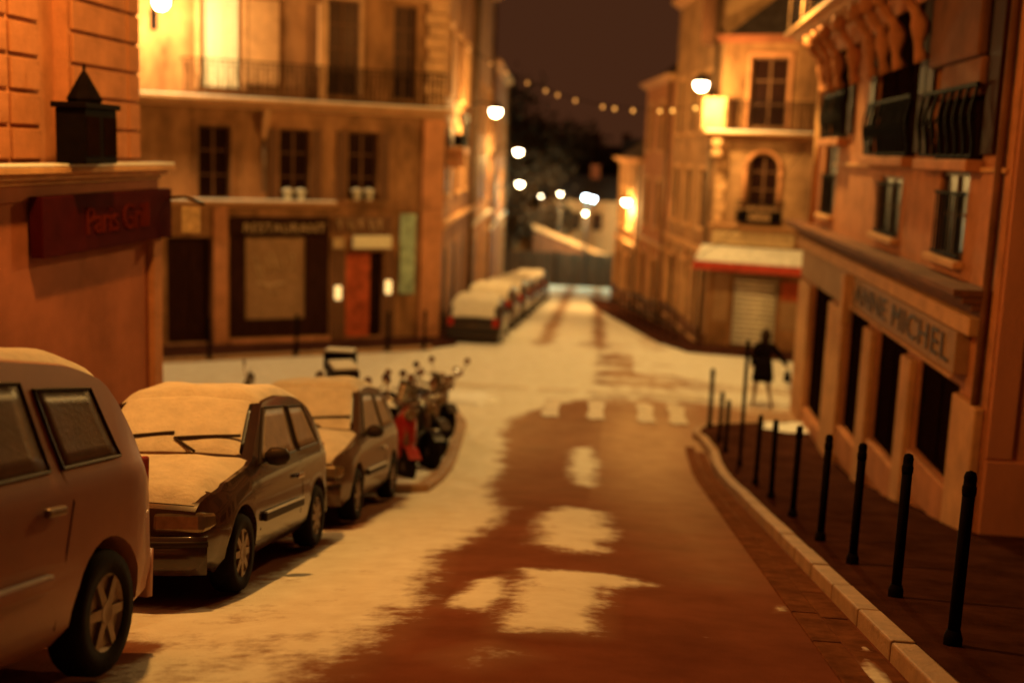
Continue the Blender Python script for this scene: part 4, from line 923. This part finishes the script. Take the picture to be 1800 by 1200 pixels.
# row of cars along the far left kerb (seen from behind)
EST = dict(L=4.1, W=1.72, zl=.22, tum=.24, wr=.3, wheels=(.8,3.3), spokes=5, tail=.9,
    top=[(0,.6),(.08,.72),(1.0,.92),(1.8,1.42),(2.4,1.5),(3.5,1.47),(3.8,1.36),(4.02,1.0),(4.08,.8),(4.1,.55)], belt=[(0,.66),(1,.88),(4,.98)],
    sidewin=((1.3,2.3,1.8,2.36,1.36),(2.42,3.6,2.44,3.4,1.36)), ws=(1.1,1.74), rw=(3.82,4.0), snow=((.15,1.05,.05,1.9,1.9),(1.1,1.78,.035,1.8,1.8),(1.8,3.8,.07,1.98,1.98),(3.8,4.0,.04,1.8,1.8)), mirror=1.4, bmp=.46, bumper='plastic')
fars = [(-4.62,37.9,'paint_black','black estate car with snowy roof, first of the far left row'),(-4.68,42.6,'paint_mid','second car of the far left row, half hidden behind the black one'),(-4.72,47.3,'paint_dark','third car of the far left row'),
        (-4.78,52.0,'paint_mid','fourth car of the far left row'),(-4.85,56.7,'paint_dark','fifth car of the far left row'),(-4.95,61.4,'paint_mid','last small car of the far left row under the lamps')]
for i, (x, y, pt, lb) in enumerate(fars):
    ang = -math.atan(.074)
    q = car('parked_car', lb, EST, (x,y,G(x,y)), (0,0,0), pt, 'cars parked in the far left row', detail=(i == 0))
    q.rotation_euler = (-ang,0,math.pi+R(1))
    if i == 0: q.rotation_euler = (0,0,math.pi+R(2))

# ------------------------------------------------------------------ two-wheelers on the island
def scooter(name, label, x, y, rz, paint='plastic', kind=0, case=False, lean=.12, windshield=True, snow=True):
    z = G(x,y)+.14; t = empty(name, (x,y,z), 0, label, 'motor scooter' if kind == 0 else 'motorbike', 'two-wheelers parked on the island', rot=(0,lean,rz)); t.scale = (1.1,1.1,1.16)
    wr = .24 if kind == 0 else .3
    for yw in (-.62,.64):
        m = MB(); m.lathe([(wr*.6,-.05),(wr*.92,-.055),(wr,0),(wr*.92,.055),(wr*.6,.05)], (0,0,0), axis='x', n=24); o = m.build('wheel', 'tyre', t, smooth=True); o.location = (0,yw,wr)
        m = MB(); m.lathe([(.03,-.05),(.06,-.05),(wr*.6,-.02),(wr*.62,.0),(wr*.6,.02),(.06,.05),(.03,.05)], (0,0,0), axis='x', n=16); m.build('rim', 'alloy', o, smooth=True)
    if kind == 0:
        m = MB(); secs = [(-.52,.12,.35,.98),(-.42,.2,.28,.92),(-.34,.19,.26,.5),(-.2,.17,.24,.33),(.05,.17,.24,.33),(.15,.19,.26,.62),(.45,.2,.3,.72),(.75,.14,.42,.74),(.9,.06,.55,.7)]
    else:
        m = MB(); secs = [(-.35,.1,.55,.8),(-.2,.17,.4,.95),(.0,.18,.35,.98),(.2,.14,.35,.82),(.5,.13,.5,.8),(.85,.07,.66,.82)]
    vs = []; 
    for (yy, w, z0, z1) in secs: vs += [(-w*.6,yy,z0),(w*.6,yy,z0),(w,yy,z0+(z1-z0)*.35),(w*.85,yy,z0+(z1-z0)*.8),(w*.4,yy,z1),(-w*.4,yy,z1),(-w*.85,yy,z0+(z1-z0)*.8),(-w,yy,z0+(z1-z0)*.35)]
    n = 8; k = len(secs); m.add(vs, [(i*n+j,i*n+(j+1)%n,(i+1)*n+(j+1)%n,(i+1)*n+j) for i in range(k-1) for j in range(n)]+[tuple(range(n))[::-1],tuple((k-1)*n+j for j in range(n))])
    m.build('fairing', paint, t, smooth=True)
    m = MB(); m.add([(-.13,.12,.74),(.13,.12,.74),(.15,.5,.78),(.12,.82,.84),(-.12,.82,.84),(-.15,.5,.78),(-.1,.14,.84),(.1,.14,.84),(.13,.5,.87),(.1,.8,.92),(-.1,.8,.92),(-.13,.5,.87)], [(0,1,7,6),(1,2,8,7),(2,3,9,8),(3,4,10,9),(4,5,11,10),(5,0,6,11),(6,7,8,11),(11,8,9,10),(0,5,2,1),(5,4,3,2)])
    s_ = m.build('seat', 'cloth_dark', t, bevel=.02)
    if snow: MB().sheet(0,6,8,lambda u,v: (-.12+.24*u, .15+.64*v, .85+.08*v+.045*min(1,4*u,4*(1-u),4*v,4*(1-v)))).build('snow_layer', 'snow', s_, smooth=True)
    m = MB(); m.tube([(0,-.62,wr),(0,-.5,.6),(0,-.42,1.0)], .035, 8); m.build('fork', 'alloy', t, smooth=True)
    m = MB(); m.tube([(-.34,-.3,1.06),(-.2,-.42,1.04),(0,-.44,1.0),(.2,-.42,1.04),(.34,-.3,1.06)], .018, 8); h_ = m.build('handlebar', 'chrome', t, smooth=True)
    for sgn in (1,-1):
        m = MB(); m.tube([(sgn*.25,-.4,1.05),(sgn*.33,-.44,1.26)], .008, 5); m.lathe([(.01,-.01),(.06,0),(.06,.015),(.01,.02)], (sgn*.34,-.44,1.3), axis='y', n=12); m.build('mirror', 'chrome', h_)
    MB().lathe([(.03,-.05),(.08,-.03),(.085,0),(.06,.06)], (0,-.55,.9), axis='y', n=14).build('headlight', 'lens', t, smooth=True)
    MB().lathe([(.02,0),(.02,.02)], (0,0,0), n=4) 
    m = MB(); m.tube([(.16,.2,.3),(.2,.6,.32),(.2,.95,.4)], .05, 8); m.build('exhaust', 'plastic', t, smooth=True)
    MB().box(-.1,.1,.86,.9,.6,.68).build('tail_light', 'lens_red', t, bevel=.01)
    MB().tube([(-.12,.1,.3),(-.3,.15,-.0)], .018, 6).build('side_stand', 'iron', t)
    m = MB(); m.sheet(0, 8, 3, lambda u,v: ((2*u-1)*.09, -.62+.3*math.cos(math.pi*(.15+.0))*0-.0+(-wr-.05)*math.cos(R(40+u*0+v*0))*0+(-.02)+(v-.5)*.5, wr*2+.03-.12*(2*v-1)**2)); m.build('mudguard', paint, t, smooth=True)
    if windshield:
        m = MB(); m.sheet(0, 8, 5, lambda u,v: ((2*u-1)*(.17-.05*v), -.56+.05*(2*u-1)**2+.14*v, .96+.34*v)); o = m.build('windshield', 'screen', t, smooth=True); sd = o.modifiers.new('t','SOLIDIFY'); sd.thickness = .006
    if case:
        o = MB().box(-.22,.22,.78,1.2,.98,1.32).build('top_case', 'plastic', t, bevel=.04); MB().box(-.2,.2,.8,1.18,1.321,1.36).build('snow_layer', 'snow', o, bevel=.015)
        MB().box(-.1,.1,.7,1.1,.9,.975).build('case_rack', 'iron', t)
    return t
sc_list = [(-3.5,17.0,34,'paint_red',0,False,'red scooter standing nearest the parked hatchback on the paved island'),
 (-3.65,17.7,22,'plastic',0,False,'dark scooter with windshield just behind the red one'),
 (-3.50,18.6,40,'paint_black',1,False,'black motorbike without windshield in the middle of the row'),
 (-3.75,19.4,26,'paint_dark',0,False,'brown scooter in the row behind the black motorbike'),
 (-3.60,20.3,36,'plastic',1,False,'dark motorbike with upright windshield beyond the brown scooter'),
 (-3.80,21.2,20,'paint_black',0,False,'black scooter second from the far end of the row'),
 (-3.70,22.2,32,'plastic',1,False,'last motorbike at the far end of the row by the crossing'),
 (-4.60,17.2,28,'plastic',0,False,'dark scooter in the second line left of the red one'),
 (-4.70,19.4,38,'paint_black',1,False,'black motorbike in the second line, half hidden'),
 (-5.70,18.4,-60,'paint_mid',0,True,'scooter with black top case standing behind the hatchback roof')]
for i, (x, y, a, pt, kd, cs, lb) in enumerate(sc_list):
    scooter('scooter' if kd == 0 else 'motorbike', lb, x, y, R(a), pt, kd, cs, lean=.16*(1 if i % 2 else .6), windshield=(i in (1,4,9)), snow=(i % 3 != 1))

# ------------------------------------------------------------------ bollards
def bollard(x, y, h, r, label, group, name='bollard', base=.12, lean=0, ball=True):
    z = G(x,y)+base; t = empty(name, (x,y,z), 0, label, 'bollard' if name == 'bollard' else 'post', group, rot=(random.uniform(-.02,.02),lean+random.uniform(-.018,.018),0))
    MB().tube([(0,0,-.05),(0,0,h-.05)], r, 14).build('post', 'iron', t, smooth=True)
    m = MB(); m.lathe([(r*1.05,h-.14),(r*1.14,h-.12),(r*1.14,h-.09),(r*.95,h-.075),(r*1.05,h-.03),(r*.8,h),(.002,h+.012)], (0,0,0), n=14); m.build('cap', 'iron', t, smooth=True)
    MB().lathe([(r*1.5,-.04),(r*1.5,.05),(r*1.05,.1)], (0,0,0), n=14).build('foot', 'iron', t, smooth=True)
ord_ = ['nearest', 'second nearest', 'third nearest', 'fourth nearest', 'fifth nearest', 'sixth nearest', 'seventh nearest']
bl = [(2.08,6.95),(2.1,8.5),(2.08,10.0),(2.04,11.4),(2.06,13.4),(2.08,15.5),(2.1,17.5)]
for i, (x, y) in enumerate(bl): bollard(x, y, 1.08, .037, f'{ord_[i]} black bollard on the right kerb'+(' beside the dark pavement' if i == 0 else ''), 'black bollards on the right kerb')
bollard(2.02,21.9,1.0,.04,'black bollard just beyond the tall thin post on the right','black bollards on the right kerb')
bollard(1.97,22.8,1.0,.04,'black bollard second beyond the tall thin post on the right','black bollards on the right kerb')
bollard(1.86,24.05,1.25,.045,'lone black bollard at the rounded kerb corner by the crossing','black bollards on the right kerb')
bollard(2.15,20.4,2.25,.035,'tall thin dark post standing among the right bollards','posts on the pavement', name='sign_post')
for i, (s_, lb) in enumerate(((-.0,'bollard by the wall corner of the left building, across the junction'),(1.3,'dark bollard before the dark doorway of the corner house'),(3.6,'dark bollard before the shop blind of the corner house'),(6.2,'dark bollard before the red door of the corner house'),(7.3,'dark bollard before the vertical panel of the corner house'))):
    x, y = fa(s_, 2.0-.02*i); bollard(x, y, 1.05, .045, lb, 'bollards before the corner house')
# dark box on a post behind the hatchbacks
bx_ = empty('post_box', (-5.05,20.2,G(-5,20.2)+.12), 0, 'dark box on two thin legs behind the second hatchback roof', 'box')
MB().box(-.27,.27,-.17,.17,1.42,1.76).build('box_body', 'iron', bx_, bevel=.03); MB().box(-.25,.25,-.15,.15,1.765,1.8).build('snow_cap', 'snow', bx_, bevel=.012)
for x in (-.16,.16): MB().tube([(x,0,0),(x,0,1.42)], .025, 8).build('leg', 'iron_grey', bx_)
# roof aerials of the parked hatchbacks are covered by snow; shop sign lamp at the left building corner
sl_ = empty('corner_sign', (-5.72,14.35,.55), 0, 'small pale hanging sign and lamp at the corner of the left building', 'sign')
MB().tube([(-.25,0,.35),(.1,0,.38),(.35,0,.3)], .02, 6).build('bracket', 'iron', sl_)
MB().box(.05,.3,-.02,.02,-.08,.26).build('sign_plate', 'letter_pale', sl_, bevel=.02)

# ------------------------------------------------------------------ person walking
def person(x, y, z, rz):
    t = empty('person', (x,y,z), rz, 'person in a black coat walking away past the roller shutter, one arm swung out', 'person')
    J = {'pel':(0,0,.95),'sp':(.0,.01,1.15),'ch':(.0,.03,1.36),'nk':(.0,.03,1.5),'hd':(.0,.05,1.60),'ht':(.0,.05,1.72),
         'shL':(-.17,.03,1.42),'elL':(-.25,.02,1.17),'haL':(-.24,-.1,.96),'shR':(.17,.03,1.42),'elR':(.36,.02,1.22),'haR':(.52,-.02,1.0),
         'hiL':(-.09,0,.9),'knL':(-.13,-.14,.5),'anL':(-.17,-.06,.09),'toL':(-.19,-.2,.03),'hiR':(.09,0,.9),'knR':(.13,.12,.49),'anR':(.2,.34,.14),'toR':(.22,.28,.03)}
    J = {k: (-v[0], v[1], v[2]) for k, v in J.items()}
    Rr = {'pel':.135,'sp':.13,'ch':.15,'nk':.055,'hd':.095,'ht':.07,'shL':.075,'elL':.055,'haL':.035,'shR':.075,'elR':.055,'haR':.035,'hiL':.1,'knL':.065,'anL':.042,'toL':.035,'hiR':.1,'knR':.065,'anR':.042,'toR':.035}
    ed = [('pel','sp'),('sp','ch'),('ch','nk'),('nk','hd'),('hd','ht'),('ch','shL'),('shL','elL'),('elL','haL'),('ch','shR'),('shR','elR'),('elR','haR'),('pel','hiL'),('hiL','knL'),('knL','anL'),('anL','toL'),('pel','hiR'),('hiR','knR'),('knR','anR'),('anR','toR')]
    def skin(name, keys, material, rad=None, root='pel', lift=0):
        ks = [k for k in J if k in keys]; me = bpy.data.meshes.new(name); me.from_pydata([J[k] for k in ks], [(ks.index(a),ks.index(b)) for a,b in ed if a in ks and b in ks], []); me.update()
        o = bpy.data.objects.new(name, me); C.objects.link(o); o.modifiers.new('skin','SKIN'); sd = o.modifiers.new('sub','SUBSURF'); sd.levels = sd.render_levels = 2
        for i, k in enumerate(ks):
            sv = me.skin_vertices[0].data[i]; r = (rad or Rr)[k]+lift; sv.radius = (r, r*.85); sv.use_root = (k == root)
        bpy.context.view_layer.update(); m2 = bpy.data.meshes.new_from_object(o.evaluated_get(bpy.context.evaluated_depsgraph_get())); bpy.data.objects.remove(o)
        m2.materials.clear(); m2.materials.append(M[material]); m2.polygons.foreach_set('use_smooth', [True]*len(m2.polygons))
        p = bpy.data.objects.new(name, m2); C.objects.link(p); p.parent = t; return p
    skin('body', set(J), 'trousers')
    skin('coat', {'pel','sp','ch','shL','elL','shR','elR'}, 'cloth_dark', lift=.045)
    m = MB(); m.lathe([(.17,1.18),(.21,1.0),(.235,.8),(.26,.62),(.22,.63),(.16,1.0)], (0,.0,0), n=20); m.build('coat_skirt', 'cloth_dark', t, smooth=True)
    for a, b in (('elL','haL'),('elR','haR')):
        A, B = Vector(J[a]), Vector(J[b]); m = MB(); m.tube([tuple(A-(B-A)*.1),tuple(A.lerp(B,.5)),tuple(A.lerp(B,.95))], .065, 10, .05); m.build('sleeve', 'cloth_dark', t, smooth=True)
        for k in range(5):
            d = (B-A).normalized(); o_ = Vector(((k-2)*.016, -.01*(k==0), 0)); e = B+o_+d*(.09-.008*abs(k-2)-(.03 if k in (0,) else 0)); q = e+Vector((0,-.02,-.005))
            m = MB(); m.tube([tuple(B+o_*.8),tuple(B.lerp(e,.6)+o_*.2),tuple(q)], .009, 6, .007); m.build('finger', 'skin', t, smooth=True)
    m = MB(); m.lathe([(.02,1.83),(.08,1.81),(.112,1.74),(.118,1.65),(.105,1.56),(.08,1.5),(.04,1.5)], (0,.055,0), n=16); m.build('hair', 'hair', t, smooth=True)
    m = MB(); m.lathe([(.03,1.53),(.075,1.55),(.088,1.62),(.085,1.7),(.03,1.73)], (0,-.0,0), n=14); m.build('face', 'skin', t, smooth=True)
    m = MB(); m.lathe([(.01,-.02),(.016,.0),(.008,.03)], (0,-.09,1.63), n=8); m.build('nose', 'skin', t, smooth=True)
    for sx_ in (-.03,.03): m = MB(); m.lathe([(.004,-.006),(.011,0),(.004,.006)], (sx_,-.083,1.66), axis='y', n=8); m.build('eye', 'hair', t, smooth=True)
    m = MB(); m.box(-.025,.025,-.087,-.08,1.575,1.583); m.build('mouth', 'lens_red', t)
    # dark bag hanging from the swung-out hand
    hb = Vector(J['haR']); b = empty('hand_bag', (0,0,0), 0, 'small dark bag in the walking person\'s right hand', 'bag'); b.location = (x,y,z); b.rotation_euler = (0,0,rz)
    mm = MB(); mm.add([(-.47,-.07,.62),(-.66,-.07,.6),(-.66,.03,.6),(-.47,.03,.62),(-.5,-.05,.86),(-.62,-.05,.86),(-.62,.01,.86),(-.5,.01,.86)], [(0,3,2,1),(4,5,6,7),(0,1,5,4),(1,2,6,5),(2,3,7,6),(3,0,4,7)]); mm.build('bag_body', 'cloth_dark', b, bevel=.02)
    MB().tube([(-.52,-.02,.86),(-.55,-.02,.95),(-.6,-.02,.86)], .01, 6).build('bag_handle', 'cloth_dark', b)
person(3.24, 27.1, G(3.2,27.1)+.012, math.pi)
